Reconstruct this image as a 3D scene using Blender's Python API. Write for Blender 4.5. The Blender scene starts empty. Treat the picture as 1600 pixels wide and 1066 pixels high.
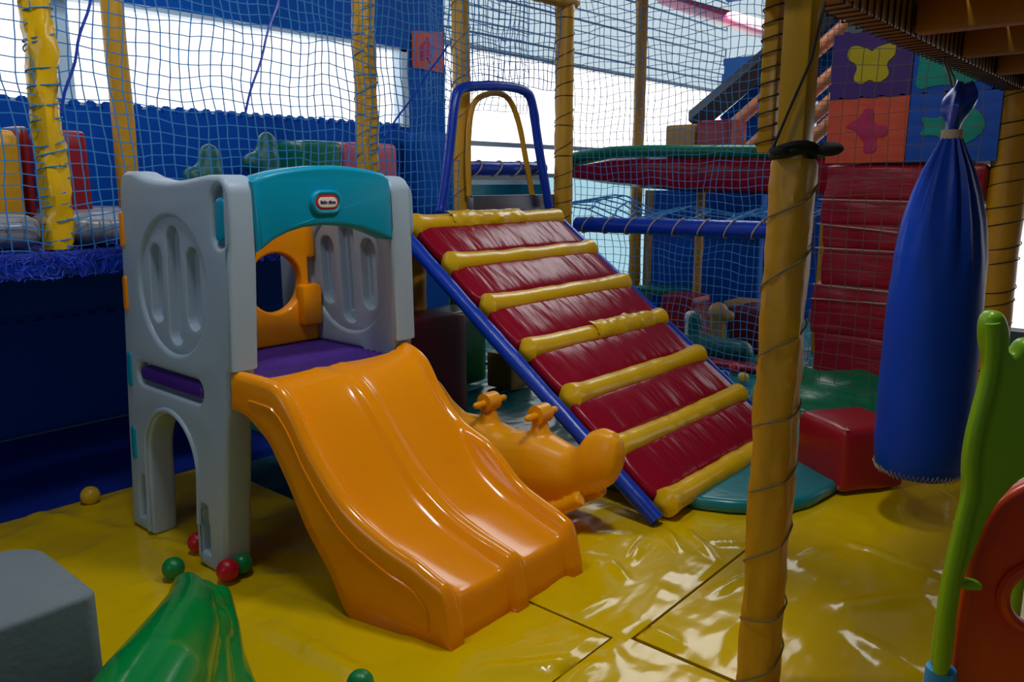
import bpy, bmesh, math, random
from mathutils import Vector, Matrix, noise
random.seed(7)
R = math.radians
C = bpy.context.scene.collection

# ------------------------------------------------------------------ camera
F = 1250.0; TH = math.atan(248 / F); HC = 1.25; A = R(40.8)
h_ = Vector((math.cos(A), math.sin(A), 0)); r_ = Vector((math.sin(A), -math.cos(A), 0)); up_ = Vector((0, 0, 1))
fw_ = h_ * math.cos(TH) - up_ * math.sin(TH); cu_ = h_ * math.sin(TH) + up_ * math.cos(TH)
CAM = Vector((0, 0, HC))
def ray(x, y): return fw_ * F + r_ * (x - 800) - cu_ * (y - 533)
def onX(x, y, c): d = ray(x, y); return CAM + d * (c / d.x)
def onY(x, y, c): d = ray(x, y); return CAM + d * (c / d.y)
def onZ(x, y, c=0): d = ray(x, y); return CAM + d * ((c - HC) / d.z)
cd = bpy.data.cameras.new('camera'); cam = bpy.data.objects.new('camera', cd); C.objects.link(cam)
cam.matrix_world = Matrix((( r_.x, cu_.x, -fw_.x, 0), (r_.y, cu_.y, -fw_.y, 0), (r_.z, cu_.z, -fw_.z, HC), (0, 0, 0, 1)))
cd.sensor_width = 36; cd.lens = F / 1600 * 36; cd.clip_start = 0.05
bpy.context.scene.camera = cam

# ------------------------------------------------------------------ materials
def lin(c):
    return tuple(((v / 12.92) if v <= 0.04045 else ((v + 0.055) / 1.055) ** 2.4) for v in c)
def rgb(r, g, b): return lin((r / 255, g / 255, b / 255))
def mat(name, col, rough=0.4, bump=None, bdist=0.01, var=0.0, vscale=6, coat=0.0, spec=0.5, metal=0.0, stretch=None, wear=None):
    m = bpy.data.materials.new(name); m.use_nodes = True
    nt = m.node_tree; b = nt.nodes['Principled BSDF']
    b.inputs['Base Color'].default_value = (*col, 1); b.inputs['Roughness'].default_value = rough
    b.inputs['Coat Weight'].default_value = coat; b.inputs['Coat Roughness'].default_value = 0.12
    b.inputs['Specular IOR Level'].default_value = spec; b.inputs['Metallic'].default_value = metal
    tc = nt.nodes.new('ShaderNodeTexCoord'); src = tc.outputs['Object']
    if stretch:
        mp = nt.nodes.new('ShaderNodeMapping'); mp.inputs['Scale'].default_value = stretch
        nt.links.new(src, mp.inputs[0]); ssrc = mp.outputs[0]
    else: ssrc = src
    last = None
    if var or wear:
        n = nt.nodes.new('ShaderNodeTexNoise'); n.inputs['Scale'].default_value = vscale; n.inputs['Detail'].default_value = 5
        nt.links.new(src, n.inputs['Vector'])
        mx = nt.nodes.new('ShaderNodeMix'); mx.data_type = 'RGBA'
        mx.inputs['A'].default_value = (*[c * (1 - var) for c in col], 1); mx.inputs['B'].default_value = (*[min(1, c * (1 + var)) for c in col], 1)
        nt.links.new(n.outputs['Fac'], mx.inputs['Factor']); last = mx.outputs['Result']
        if wear:
            n2 = nt.nodes.new('ShaderNodeTexNoise'); n2.inputs['Scale'].default_value = wear[1]; n2.inputs['Detail'].default_value = 8
            nt.links.new(src, n2.inputs['Vector'])
            rp = nt.nodes.new('ShaderNodeValToRGB'); rp.color_ramp.elements[0].position = wear[2]; rp.color_ramp.elements[1].position = wear[2] + 0.03
            nt.links.new(n2.outputs['Fac'], rp.inputs[0])
            m2 = nt.nodes.new('ShaderNodeMix'); m2.data_type = 'RGBA'; m2.inputs['B'].default_value = (*wear[0], 1)
            nt.links.new(rp.outputs[0], m2.inputs['Factor']); nt.links.new(last, m2.inputs['A']); last = m2.outputs['Result']
        nt.links.new(last, b.inputs['Base Color'])
    if bump:
        prev = None
        for sc, st, de in bump:
            n = nt.nodes.new('ShaderNodeTexNoise'); n.inputs['Scale'].default_value = sc; n.inputs['Detail'].default_value = de
            nt.links.new(ssrc, n.inputs['Vector'])
            bp = nt.nodes.new('ShaderNodeBump'); bp.inputs['Strength'].default_value = st; bp.inputs['Distance'].default_value = bdist
            nt.links.new(n.outputs['Fac'], bp.inputs['Height'])
            if prev: nt.links.new(prev, bp.inputs['Normal'])
            prev = bp.outputs['Normal']
        nt.links.new(prev, b.inputs['Normal'])
        if coat: nt.links.new(prev, b.inputs['Coat Normal'])
    return m
def emit(name, col, s):
    m = bpy.data.materials.new(name); m.use_nodes = True; nt = m.node_tree; nt.nodes.clear()
    e = nt.nodes.new('ShaderNodeEmission'); o = nt.nodes.new('ShaderNodeOutputMaterial')
    e.inputs[0].default_value = (*col, 1); e.inputs[1].default_value = s; nt.links.new(e.outputs[0], o.inputs[0]); return m

M = {}
M['yvinyl'] = mat('yellow_vinyl', rgb(222, 184, 2), 0.14, [(2.2, 0.2, 2), (7, 0.10, 2)], 0.02, 0.06, 3, stretch=(1, 2.0, 1))
M['ypad'] = mat('yellow_padding', rgb(205, 150, 22), 0.42, [(9, 0.35, 4)], 0.012, 0.18, 5, stretch=(1, 1, .45))
M['yroll'] = mat('yellow_roll_vinyl', rgb(232, 182, 10), 0.24, [(11, 0.3, 3)], 0.01, 0.12, 7)
M['ysteel'] = mat('yellow_paint', rgb(190, 142, 22), 0.25, [(120, 0.15, 2)], 0.002, 0.1, 10)
M['ywood'] = mat('yellow_timber', rgb(170, 118, 30), 0.35, [(20, 0.2, 4)], 0.004, 0.25, 4)
M['orange'] = mat('orange_plastic', rgb(255, 152, 0), 0.17, [(60, 0.02, 2)], 0.002, 0.04, 5, coat=0.1, spec=.4)
M['orange2'] = mat('amber_plastic', rgb(250, 166, 4), 0.3, [(40, 0.06, 2)], 0.002, 0.06, 5)
M['grey'] = mat('grey_plastic', rgb(165, 185, 200), 0.42, [(160, 0.08, 2)], 0.001, 0.06, 4)
M['teal'] = mat('teal_plastic', rgb(0, 152, 184), 0.32, [(120, 0.06, 2)], 0.001, 0.05, 4, spec=.3)
M['purple'] = mat('purple_plastic', rgb(76, 38, 140), 0.35, [(90, 0.06, 2)], 0.001, 0.08, 6)
M['red'] = mat('red_vinyl', rgb(146, 13, 37), 0.24, [(2.4, 0.6, 2), (6, 0.12, 2)], 0.03, 0.10, 6, stretch=(4, 1.0, 1.0), spec=.2)
M['redcube'] = mat('red_leatherette', rgb(150, 16, 28), 0.34, [(12, 0.2, 3)], 0.006, 0.12, 6)
M['redstack'] = mat('red_wrapped_vinyl', rgb(150, 14, 40), 0.33, [(6, 0.5, 4)], 0.02, 0.15, 5, stretch=(.6, .6, 3.0))
M['bag'] = mat('blue_bag_vinyl', rgb(0, 64, 185), 0.42, [(8, 0.2, 3)], 0.01, 0.08, 5, spec=.22, wear=(rgb(130, 150, 200), 34, 0.76))
M['bluetube'] = mat('blue_tube_vinyl', rgb(6, 58, 178), 0.3, [(16, 0.3, 3)], 0.008, 0.1, 8)
M['greenball'] = mat('green_ball', rgb(0, 128, 62), 0.35)
M['redball'] = mat('red_ball', rgb(196, 14, 40), 0.35)
M['yball'] = mat('yellow_ball', rgb(222, 178, 30), 0.35)
M['blueball'] = mat('blue_ball', rgb(30, 70, 190), 0.35)
M['green'] = mat('green_plastic', rgb(0, 135, 55), 0.16, [(50, 0.05, 2)], 0.002, 0.12, 5)
M['greyfab'] = mat('grey_canvas', rgb(112, 124, 128), 0.75, [(60, 0.25, 4), (7, .4, 3)], 0.006, 0.12, 8)
M['lime'] = mat('lime_plastic', rgb(128, 176, 14), 0.32, [(30, 0.05, 2)], 0.002, 0.06, 6)
M['orred'] = mat('orange_red_plastic', rgb(205, 62, 14), 0.32, [(30, 0.05, 2)], 0.002, 0.06, 6)
M['skyblue'] = mat('sky_blue_plastic', rgb(20, 140, 205), 0.35)
M['tealvinyl'] = mat('teal_vinyl', rgb(10, 120, 126), 0.25, [(5, 0.4, 3)], 0.015, 0.12, 5)
M['greenvinyl'] = mat('green_vinyl', rgb(8, 110, 70), 0.3, [(7, 0.45, 3)], 0.015, 0.12, 5)
M['bluewall'] = mat('blue_wall_paint', rgb(0, 88, 184), 0.65, [(30, 0.1, 3)], 0.003, 0.12, 2, spec=.15)
M['bluepanel'] = mat('blue_panel_paint', rgb(20, 100, 185), 0.5, [(30, 0.1, 3)], 0.003, 0.1, 2)
M['navy'] = mat('navy_foam', rgb(0, 78, 180), 0.75, [(40, 0.2, 3)], 0.003, 0.15, 3, spec=.15)
M['bluefloor'] = mat('blue_floor_mat', rgb(8, 44, 150), 0.55, [(6, 0.3, 3)], 0.01, 0.1, 3)
M['floor'] = mat('floor_rubber', rgb(30, 84, 96), 0.5, [(20, 0.2, 3)], 0.004, 0.1, 2)
M['greypad'] = mat('grey_vinyl', rgb(138, 142, 150), 0.28, [(8, 0.3, 3)], 0.01, 0.1, 4)
M['net'] = mat('blue_net_cord', rgb(44, 132, 200), 0.6)
M['netdark'] = mat('dark_net_cord', rgb(32, 34, 38), 0.7)
M['netbrown'] = mat('brown_net_cord', rgb(84, 76, 66), 0.7)
M['netteal'] = mat('teal_net_cord', rgb(0, 110, 110), 0.6)
M['fringe'] = mat('blue_fringe_cord', rgb(24, 66, 210), 0.6)
M['rope'] = mat('pale_rope', rgb(190, 172, 150), 0.8)
M['ropegrey'] = mat('grey_rope', rgb(128, 116, 92), 0.8)
M['black'] = mat('black_cloth', rgb(16, 16, 20), 0.8)
M['white'] = mat('white_plastic', rgb(235, 235, 232), 0.4)
M['frame'] = mat('pale_window_frame', rgb(195, 218, 236), 0.4)
M['metal'] = mat('brushed_metal', rgb(120, 122, 126), 0.35, metal=0.8)
M['pink'] = mat('pink_vinyl', rgb(214, 50, 110), 0.25)
M['pinkblock'] = mat('pink_foam', rgb(190, 90, 110), 0.5)
M['tan'] = mat('tan_vinyl', rgb(180, 140, 74), 0.5, var=0.1)
M['yblock'] = mat('yellow_block_vinyl', rgb(222, 160, 14), 0.35, [(10, .2, 2)], .006)
M['darkgreen'] = mat('dark_green_plastic', rgb(0, 92, 84), 0.4)
M['coral'] = mat('coral_foam', rgb(222, 86, 56), 0.7, [(60, .1, 2)], .002)
M['magenta'] = mat('magenta_foam', rgb(190, 40, 92), 0.7)
M['puzpurple'] = mat('purple_foam', rgb(74, 44, 120), 0.7, [(60, .1, 2)], .002)
M['puzyellow'] = mat('yellow_foam', rgb(196, 178, 10), 0.7)
M['puzteal'] = mat('sea_green_foam', rgb(10, 150, 130), 0.7)
M['puzblue'] = mat('blue_foam', rgb(10, 82, 186), 0.7, [(60, .1, 2)], .002)
M['puzgrey'] = mat('grey_board', rgb(140, 150, 150), 0.7)
M['stairgrey'] = mat('grey_steel', rgb(70, 78, 84), 0.5)
M['darkmaroon'] = mat('maroon_vinyl', rgb(96, 12, 34), 0.4)
M['lettering'] = mat('navy_print', rgb(18, 40, 120), 0.5)
M['badgered'] = mat('badge_red', rgb(208, 44, 50), 0.35)
M['badgewhite'] = mat('badge_white', rgb(240, 228, 205), 0.4)
M['concrete'] = mat('concrete', rgb(120, 124, 128), 0.8, [(20, .2, 4)], .004, .1)
M['ceil'] = mat('ceiling_paint', rgb(120, 150, 170), 0.8)
M['glow'] = emit('daylight_blind', (1.0, 0.98, 0.96), 1.9)
M['glow2'] = emit('daylight_translucent_sheet', (0.74, 0.9, 1.0), 0.75)
M['glow3'] = emit('daylight_open', (1.0, 0.97, 0.98), 1.15)
M['glowteal'] = emit('daylight_tinted_pane', (0.5, 0.82, 0.95), 0.8)

# ------------------------------------------------------------------ mesh helpers
class MB:
    def __init__(s): s.bm = bmesh.new()
    def _t(s, verts, mtx):
        if mtx is not None: bmesh.ops.transform(s.bm, matrix=mtx, verts=verts)
    def grid(s, fn, nu, nv, wrapu=False, wrapv=False):
        V = [[s.bm.verts.new(fn(i, j)) for j in range(nv)] for i in range(nu)]
        for i in range(nu if wrapu else nu - 1):
            for j in range(nv if wrapv else nv - 1):
                a, b, c, d = V[i][j], V[(i + 1) % nu][j], V[(i + 1) % nu][(j + 1) % nv], V[i][(j + 1) % nv]
                if len({a, b, c, d}) == 4: s.bm.faces.new((a, b, c, d))
        return V
    def cap(s, loop):
        try: s.bm.faces.new(loop)
        except ValueError: pass
    def tube(s, pts, r, n=12, closed=False, cap=True, sq=1.0):
        pts = [Vector(p) for p in pts]; N = len(pts)
        rr = r if isinstance(r, (list, tuple)) else [r] * N
        tang = []
        for i in range(N):
            if closed: t = pts[(i + 1) % N] - pts[i - 1]
            else: t = pts[min(i + 1, N - 1)] - pts[max(i - 1, 0)]
            tang.append(t.normalized() if t.length > 1e-9 else Vector((0, 0, 1)))
        u = tang[0].orthogonal().normalized()
        if abs(tang[0].z) < .9: u = (Vector((0, 0, 1)) - tang[0] * tang[0].z).normalized()
        rings = []
        for i in range(N):
            u = (u - tang[i] * u.dot(tang[i]))
            u = u.normalized() if u.length > 1e-6 else tang[i].orthogonal().normalized()
            v = tang[i].cross(u)
            rings.append([s.bm.verts.new(pts[i] + (u * math.cos(2 * math.pi * k / n) + v * math.sin(2 * math.pi * k / n) * sq) * rr[i]) for k in range(n)])
        for i in range(N if closed else N - 1):
            a, b = rings[i], rings[(i + 1) % N]
            for k in range(n): s.bm.faces.new((a[k], a[(k + 1) % n], b[(k + 1) % n], b[k]))
        if cap and not closed: s.cap(rings[0][::-1]); s.cap(rings[-1])
        return rings
    def capsule(s, a, b, r, n=16, rb=None, k=4):
        a, b = Vector(a), Vector(b); d = (b - a).normalized(); rb = rb or r
        pts, rad = [], []
        for i in range(k): t = math.pi / 2 * i / k; pts.append(a - d * r * math.cos(t)); rad.append(max(r * math.sin(t), r * .02))
        pts += [a, b]; rad += [r, rb]
        for i in range(k): t = math.pi / 2 * (i + 1) / k; pts.append(b + d * rb * math.sin(t)); rad.append(max(rb * math.cos(t), rb * .02))
        s.tube(pts, rad, n)
    def ball(s, c, r, seg=20, scale=(1, 1, 1), rot=None):
        g = bmesh.ops.create_uvsphere(s.bm, u_segments=seg, v_segments=max(6, seg // 2 + 2), radius=1)
        m = Matrix.Translation(Vector(c)) @ (rot.to_4x4() if rot else Matrix()) @ Matrix.Diagonal((r * scale[0], r * scale[1], r * scale[2], 1))
        s._t(g['verts'], m)
    def box(s, c, size, bev=0.0, mtx=None, seg=2):
        g = bmesh.ops.create_cube(s.bm, size=1)
        bmesh.ops.transform(s.bm, matrix=Matrix.Translation(Vector(c)) @ Matrix.Diagonal((*size, 1)), verts=g['verts'])
        vs = g['verts']
        if bev > 0:
            es = list({e for v in vs for e in v.link_edges})
            r = bmesh.ops.bevel(s.bm, geom=es, offset=bev, segments=seg, profile=0.5, affect='EDGES')
            vs = list({v for f in r['faces'] for v in f.verts} | {v for v in vs if v.is_valid})
        if mtx is not None: s._t(vs, mtx)
    def soft(s, c, size, r=0.03, n=9, puff=0.0, nz=0.0, nsc=4.0, mtx=None, seed=0):
        """rounded, slightly puffed and wrinkled cushion block"""
        bm2 = bmesh.new(); bmesh.ops.create_cube(bm2, size=2)
        bmesh.ops.subdivide_edges(bm2, edges=bm2.edges[:], cuts=n, use_grid_fill=True)
        hs = Vector(size) / 2; r = min(r, min(hs) * .99)
        for v in bm2.verts:
            # bunch verts towards edges
            p = Vector([math.copysign(abs(q) ** 0.7, q) * hs[i] for i, q in enumerate(v.co)])
            o = Vector(v.co)
            inner = Vector([max(-(hs[i] - r), min(hs[i] - r, p[i])) for i in range(3)])
            d = p - inner
            q = inner + (d.normalized() * r if d.length > 1e-6 else d)
            w = [(1 - o[i] ** 2) for i in range(3)]
            for i in range(3):
                if abs(abs(o[i]) - 1) < 1e-4:
                    q[i] += math.copysign(puff * w[(i + 1) % 3] * w[(i + 2) % 3], o[i])
            if nz: q += q.normalized() * noise.noise(q * nsc + Vector((seed * 3.1, seed, 0))) * nz
            v.co = q
        if mtx is not None: bmesh.ops.transform(bm2, matrix=mtx, verts=bm2.verts)
        bmesh.ops.translate(bm2, vec=Vector(c), verts=bm2.verts)
        me = bpy.data.meshes.new('t'); bm2.to_mesh(me); bm2.free(); s.bm.from_mesh(me); bpy.data.meshes.remove(me)
    def panel(s, loops, half, bev, fn, res=3):
        """plate from outline loops (first outer, the rest holes) extruded +-half with rounded edges; fn maps (u,v,w) to the place"""
        cu = bpy.data.curves.new('t', 'CURVE'); cu.dimensions = '2D'; cu.fill_mode = 'BOTH'
        cu.extrude = max(half - bev, 1e-4); cu.bevel_depth = bev; cu.bevel_resolution = res; cu.offset = -bev
        for lp in loops:
            sp = cu.splines.new('POLY'); sp.points.add(len(lp) - 1); sp.use_cyclic_u = True
            for p, q in zip(sp.points, lp): p.co = (q[0], q[1], 0, 1)
        o = bpy.data.objects.new('t', cu); C.objects.link(o)
        dg = bpy.context.evaluated_depsgraph_get(); dg.update()
        me = bpy.data.meshes.new_from_object(o.evaluated_get(dg))
        for v in me.vertices: v.co = fn(*v.co)
        s.bm.from_mesh(me); bpy.data.meshes.remove(me); bpy.data.objects.remove(o); bpy.data.curves.remove(cu)
    def remesh(s, vox, smooth=6):
        me = bpy.data.meshes.new('t'); s.bm.to_mesh(me); o = bpy.data.objects.new('t', me); C.objects.link(o)
        md = o.modifiers.new('r', 'REMESH'); md.mode = 'VOXEL'; md.voxel_size = vox
        sm = o.modifiers.new('s', 'SMOOTH'); sm.iterations = smooth; sm.factor = .5
        dg = bpy.context.evaluated_depsgraph_get(); dg.update()
        m2 = bpy.data.meshes.new_from_object(o.evaluated_get(dg))
        s.bm.free(); s.bm = bmesh.new(); s.bm.from_mesh(m2)
        bpy.data.objects.remove(o); bpy.data.meshes.remove(me); bpy.data.meshes.remove(m2)
    def obj(s, name, m, parent=None, ang=38, merge=True):
        if merge: bmesh.ops.remove_doubles(s.bm, verts=s.bm.verts, dist=1e-5)
        bmesh.ops.recalc_face_normals(s.bm, faces=s.bm.faces)
        for f in s.bm.faces: f.smooth = True
        for e in s.bm.edges:
            if len(e.link_faces) == 2 and e.calc_face_angle(0) > R(ang): e.smooth = False
        if parent is not None:
            bmesh.ops.transform(s.bm, matrix=world_of(parent).inverted(), verts=s.bm.verts)
        me = bpy.data.meshes.new(name); s.bm.to_mesh(me); s.bm.free()
        me.materials.append(M[m]); o = bpy.data.objects.new(name, me); C.objects.link(o)
        if parent is not None: o.parent = parent
        return o
def world_of(o):
    m = o.matrix_basis.copy()
    while o.parent: o = o.parent; m = o.matrix_basis @ m
    return m
def tag(o, label, cat, group=None, kind=None):
    o['label'] = label; o['category'] = cat
    if group: o['group'] = group
    if kind: o['kind'] = kind
    return o
def thing(name, label, cat, loc=(0, 0, 0), rz=0, group=None, rot=None):
    o = bpy.data.objects.new(name, None); C.objects.link(o); o.empty_display_size = .05
    o.location = loc; o.rotation_euler = rot if rot else (0, 0, rz)
    return tag(o, label, cat, group)
def struct(name, mb, m, parent=None):
    o = mb.obj(name, m, parent)
    if parent is None: o['kind'] = 'structure'
    return o
def circle(cx, cy, r, n=40, ry=None, a0=0): return [(cx + r * math.cos(2 * math.pi * k / n + a0), cy + (ry or r) * math.sin(2 * math.pi * k / n + a0)) for k in range(n)]
def stadium(cx, cy, w, hgt, n=10):
    r = min(w, hgt) / 2; pts = []
    if hgt >= w:
        d = hgt / 2 - r
        pts += [(cx + r * math.cos(math.pi * k / n), cy + d + r * math.sin(math.pi * k / n)) for k in range(n + 1)]
        pts += [(cx - r * math.cos(math.pi * k / n), cy - d - r * math.sin(math.pi * k / n)) for k in range(n + 1)]
    else:
        d = w / 2 - r
        pts += [(cx + d + r * math.sin(math.pi * k / n), cy - r * math.cos(math.pi * k / n)) for k in range(n + 1)]
        pts += [(cx - d - r * math.sin(math.pi * k / n), cy + r * math.cos(math.pi * k / n)) for k in range(n + 1)]
    return pts
def smoothpoly(pts, it=2, closed=True):
    for _ in range(it):
        q = []
        n = len(pts)
        for i in range(n if closed else n - 1):
            a, b = pts[i], pts[(i + 1) % n]
            q.append(tuple(a[k] * .75 + b[k] * .25 for k in range(len(a)))); q.append(tuple(a[k] * .25 + b[k] * .75 for k in range(len(a))))
        if not closed: q = [pts[0]] + q + [pts[-1]]
        pts = q
    return pts
def interp(tab, x):
    if x <= tab[0][0]: return tab[0][1]
    for (a, b), (c, d) in zip(tab, tab[1:]):
        if x <= c: return b + (d - b) * (x - a) / (c - a)
    return tab[-1][1]
def sinterp(tab, x, w=.035): return (interp(tab, x - w) + 2 * interp(tab, x) + interp(tab, x + w) + interp(tab, x - w / 2) + interp(tab, x + w / 2)) / 6
def fbm(v): return noise.fractal(v, 0.9, 2.0, 4)

def net(name, Pf, nu, nv, r, m, label, group=None, skip=None, jit=.25, cat='net', parent=None, seed=1):
    mb = MB(); bm = mb.bm; rnd = random.Random(seed)
    pts = {}
    for i in range(nu + 1):
        for j in range(nv + 1):
            ii = i + (noise.noise(Vector((i * .21, j * .17, seed))) * 1.6 * jit * 2 + rnd.uniform(-.12, .12) * jit * 2)
            jj = j + (noise.noise(Vector((i * .19 + 9, j * .23, seed + 5))) * 1.6 * jit * 2 + rnd.uniform(-.12, .12) * jit * 2)
            p = Vector(Pf(ii / nu, jj / nv))
            pts[i, j] = None if (skip and skip(p)) else p
    def seg(a, b):
        d = (b - a)
        if d.length < 1e-6: return
        d.normalize(); u = d.orthogonal().normalized(); v = d.cross(u)
        ra = [bm.verts.new(a + (u * math.cos(t) + v * math.sin(t)) * r) for t in (0, 1.571, 3.142, 4.712)]
        rb = [bm.verts.new(b + (u * math.cos(t) + v * math.sin(t)) * r) for t in (0, 1.571, 3.142, 4.712)]
        for k in range(4): bm.faces.new((ra[k], ra[(k + 1) % 4], rb[(k + 1) % 4], rb[k]))
    for (i, j), p in pts.items():
        if p is None: continue
        for q in ((i + 1, j), (i, j + 1)):
            o = pts.get(q)
            if o is not None: seg(p, o)
    o = mb.obj(name, m, parent, merge=False)
    if label: tag(o, label, cat, group)
    return o

def padded(mb, base, top, r, n=20, m=40, amp=.1, fold=.06, square=0, seed=0, wob=0.0):
    """wrinkled padding sleeve round a pole"""
    base, top = Vector(base), Vector(top)
    def fn(i, j):
        t = i / (m - 1); a = 2 * math.pi * j / n
        L = (top - base).length; z = t * L
        k = 1.0
        if square: k = (abs(math.cos(a)) ** square + abs(math.sin(a)) ** square) ** (-1 / square)
        rr = r * k * (1 + amp * noise.noise(Vector((math.cos(a) * 1.5, math.sin(a) * 1.5, z * 7 + seed * 7))) + fold * noise.noise(Vector((math.cos(a) * 3, math.sin(a) * 3, z * 24 + seed * 3))))
        if i in (0, m - 1): rr *= .9
        c = base.lerp(top, t) + Vector((noise.noise(Vector((z * 3, seed, 0))), noise.noise(Vector((z * 3, seed, 9))), 0)) * wob
        return c + Vector((math.cos(a) * rr, math.sin(a) * rr, 0))
    V = mb.grid(fn, m, n, wrapv=True)
    mb.cap(V[0][::-1]); mb.cap(V[-1])
def helix(mb, base, top, r, turns, rc, n=5, seed=0, square=0, irregular=0.0):
    base, top = Vector(base), Vector(top); N = int(turns * 18) + 2; pts = []
    for i in range(N):
        t = i / (N - 1); a = 2 * math.pi * turns * t + seed
        tt = min(1, max(0, t + irregular * noise.noise(Vector((t * turns, seed, 3)))))
        k = (abs(math.cos(a)) ** square + abs(math.sin(a)) ** square) ** (-1 / square) if square else 1
        pts.append(base.lerp(top, tt) + Vector((math.cos(a), math.sin(a), 0)) * r * k)
    mb.tube(pts, rc, n)

# ================================================================== SETTING
fl = MB(); fl.box((4.5, 1.2, -.09), (18, 12, .1)); struct('floor', fl, 'floor')
WY = 4.36
w = MB()                       # left wall with the long window opening
WX0, WX1, WZ0, WZ1 = -.6, 3.93, 1.63, 2.155
w.box((1.7, WY + .08, WZ0 / 2), (5.2, .16, WZ0)); w.box((1.7, WY + .08, (WZ1 + 3) / 2), (5.2, .16, 3 - WZ1))
w.box(((WX1 + 4.3) / 2, WY + .08, (WZ0 + WZ1) / 2), (4.3 - WX1, .16, WZ1 - WZ0)); w.box((-.75, WY + .08, (WZ0 + WZ1) / 2), (.3, .16, WZ1 - WZ0))
struct('wall_left', w, 'bluewall')
w = MB(); w.box((1.66, WY + .12, (WZ0 + WZ1) / 2), (WX1 - WX0, .02, WZ1 - WZ0)); win = struct('window_1', w, 'glow')
w = MB()
w.box((1.66, WY + .03, WZ1 - .012), (WX1 - WX0, .09, .024)); w.box((WX1 - .03, WY + .03, (WZ0 + WZ1) / 2), (.06, .09, WZ1 - WZ0)); w.box((1.66, WY + .05, WZ0 + .008), (WX1 - WX0, .08, .016))
q = onY(95, 80, WY + .08); w.box((q.x, WY + .08, (WZ0 + WZ1) / 2), (.09, .03, WZ1 - WZ0))
w.obj('window_frame', 'frame', win)
w = MB(); w.box((4.24, 5.2, 1.5), (.12, 1.6, 3)); struct('wall_return', w, 'bluewall')
w = MB(); FY = 6.0               # far wall of translucent sheets
w.box((8.2, FY + .08, .6), (8, .16, 1.25)); w.box((8.2, FY + .08, 4.4), (8, .16, .4)); struct('wall_back', w, 'tealvinyl')
w = MB(); w.box((8.2, FY + .1, 1.98), (8, .02, 1.25)); wb = struct('window_2', w, 'glow')
w = MB(); w.box((8.2, FY + .02, 1.655), (8, .1, .05)); w.box((8.2, FY + .04, 2.62), (8, .05, .03)); w.box((8.2, FY + .03, 1.25), (8, .12, .05))
w.obj('window_frame', 'white', wb)
w = MB()
for k in range(12):
    z = 2.66 + k * .13
    w.box((8.2, FY + .1 + .02 * math.sin(k * 2.1), z + .06), (8, .03, .118))
w.obj('translucent_sheet', 'glow2', wb)
w = MB()
for k in range(12): w.box((8.2, FY + .085, 2.66 + k * .13), (8, .02, .014 + .01 * (k % 3)))
w.obj('sheet_batten', 'frame', wb)
w = MB(); w.box((12.2, 4.4, .8), (.16, 3.4, 1.6)); w.box((12.2, 4.4, 2.9), (.16, 3.4, .5)); w.box((12.2, 4.4, 4.3), (.16, 3.4, .6)); struct('wall_end', w, 'bluepanel')
w = MB(); w.box((12.25, 4.4, 2.6), (.02, 3.4, 3.6)); struct('window_4', w, 'glow2')
w = MB(); w.box((9.8, 2.72, 1.5), (4.8, .12, 3)); struct('wall_side', w, 'bluewall')
w = MB(); w.box((7.4, .2, 2.9), (.16, 5, .6)); w.box((7.4, .2, .04), (.16, 5, .1)); struct('wall_right', w, 'concrete')
w = MB(); w.box((7.45, .2, 1.35), (.02, 5, 2.5)); w3 = struct('window_3', w, 'glow3')
w = MB()
for y in (-1.4, -.2, .3, 1.5): w.box((7.38, y, 1.35), (.06, .05, 2.5))
w.obj('window_frame', 'white', w3)
w = MB(); w.box((1.8, 2.1, 3.06), (5.4, 4.9, .1)); struct('ceiling', w, 'ceil')

# jigsaw-edged foam skirting on the left wall
def jig_strip(x0, x1, z0, z1, pitch, tooth):
    pts = [(x0, z0), (x1, z0), (x1, z1)]; x = x1
    while x - pitch > x0:
        a = x - pitch * .3; b = x - pitch * .7
        pts += [(a, z1), (a + tooth * .35, z1 + tooth * .6), (a - tooth * .1, z1 + tooth), (b + tooth * .1, z1 + tooth), (b - tooth * .35, z1 + tooth * .6), (b, z1)]
        x -= pitch
    pts += [(x0, z1)]
    return pts
mb = MB(); mb.panel([jig_strip(-.4, 3.85, 1.04, 1.618, .078, .036)], .008, .001, lambda u, v, w_: Vector((u, WY - .012 + w_, v)), 1)
tag(mb.obj('wall_covering', 'navy'), 'long blue foam panel with a jigsaw-tooth top edge under the left window', 'foam panel')
mb = MB(); mb.panel([jig_strip(-.4, 2.2, .02, .575, .085, .026)], .008, .001, lambda u, v, w_: Vector((u, WY - .012 + w_, v)), 1)
tag(mb.obj('wall_covering', 'navy'), 'dark blue jigsaw-edged foam panel low on the wall under the play platform', 'foam panel')

# ================================================================== FLOOR MATS
FOLDS = [(onZ(a, b), onZ(c, d), w, hh) for a, b, c, d, w, hh in (
    (425, 985, 570, 1060, .035, .016), (410, 900, 540, 915, .02, .010), (420, 925, 560, 985, .022, .009), (235, 845, 330, 862, .018, .009), (250, 850, 300, 900, .016, .008),
    (20, 800, 190, 830, .03, .008), (1036, 822, 1062, 862, .016, .012), (1010, 840, 985, 880, .016, .012), (962, 882, 978, 908, .018, .012), (1075, 830, 1120, 880, .014, .010), (1110, 850, 1160, 850, .012, .008),
    (1110, 930, 1160, 905, .02, .010), (1010, 985, 1060, 1010, .018, .010), (1250, 880, 1300, 860, .03, .010), (1330, 850, 1480, 905, .014, .011), (1300, 950, 1460, 935, .03, .010), (1330, 990, 1450, 1066, .035, .012), (900, 960, 960, 930, .02, .008), (760, 1050, 930, 1040, .025, .010), (600, 960, 560, 985, .02, .006))]
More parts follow.
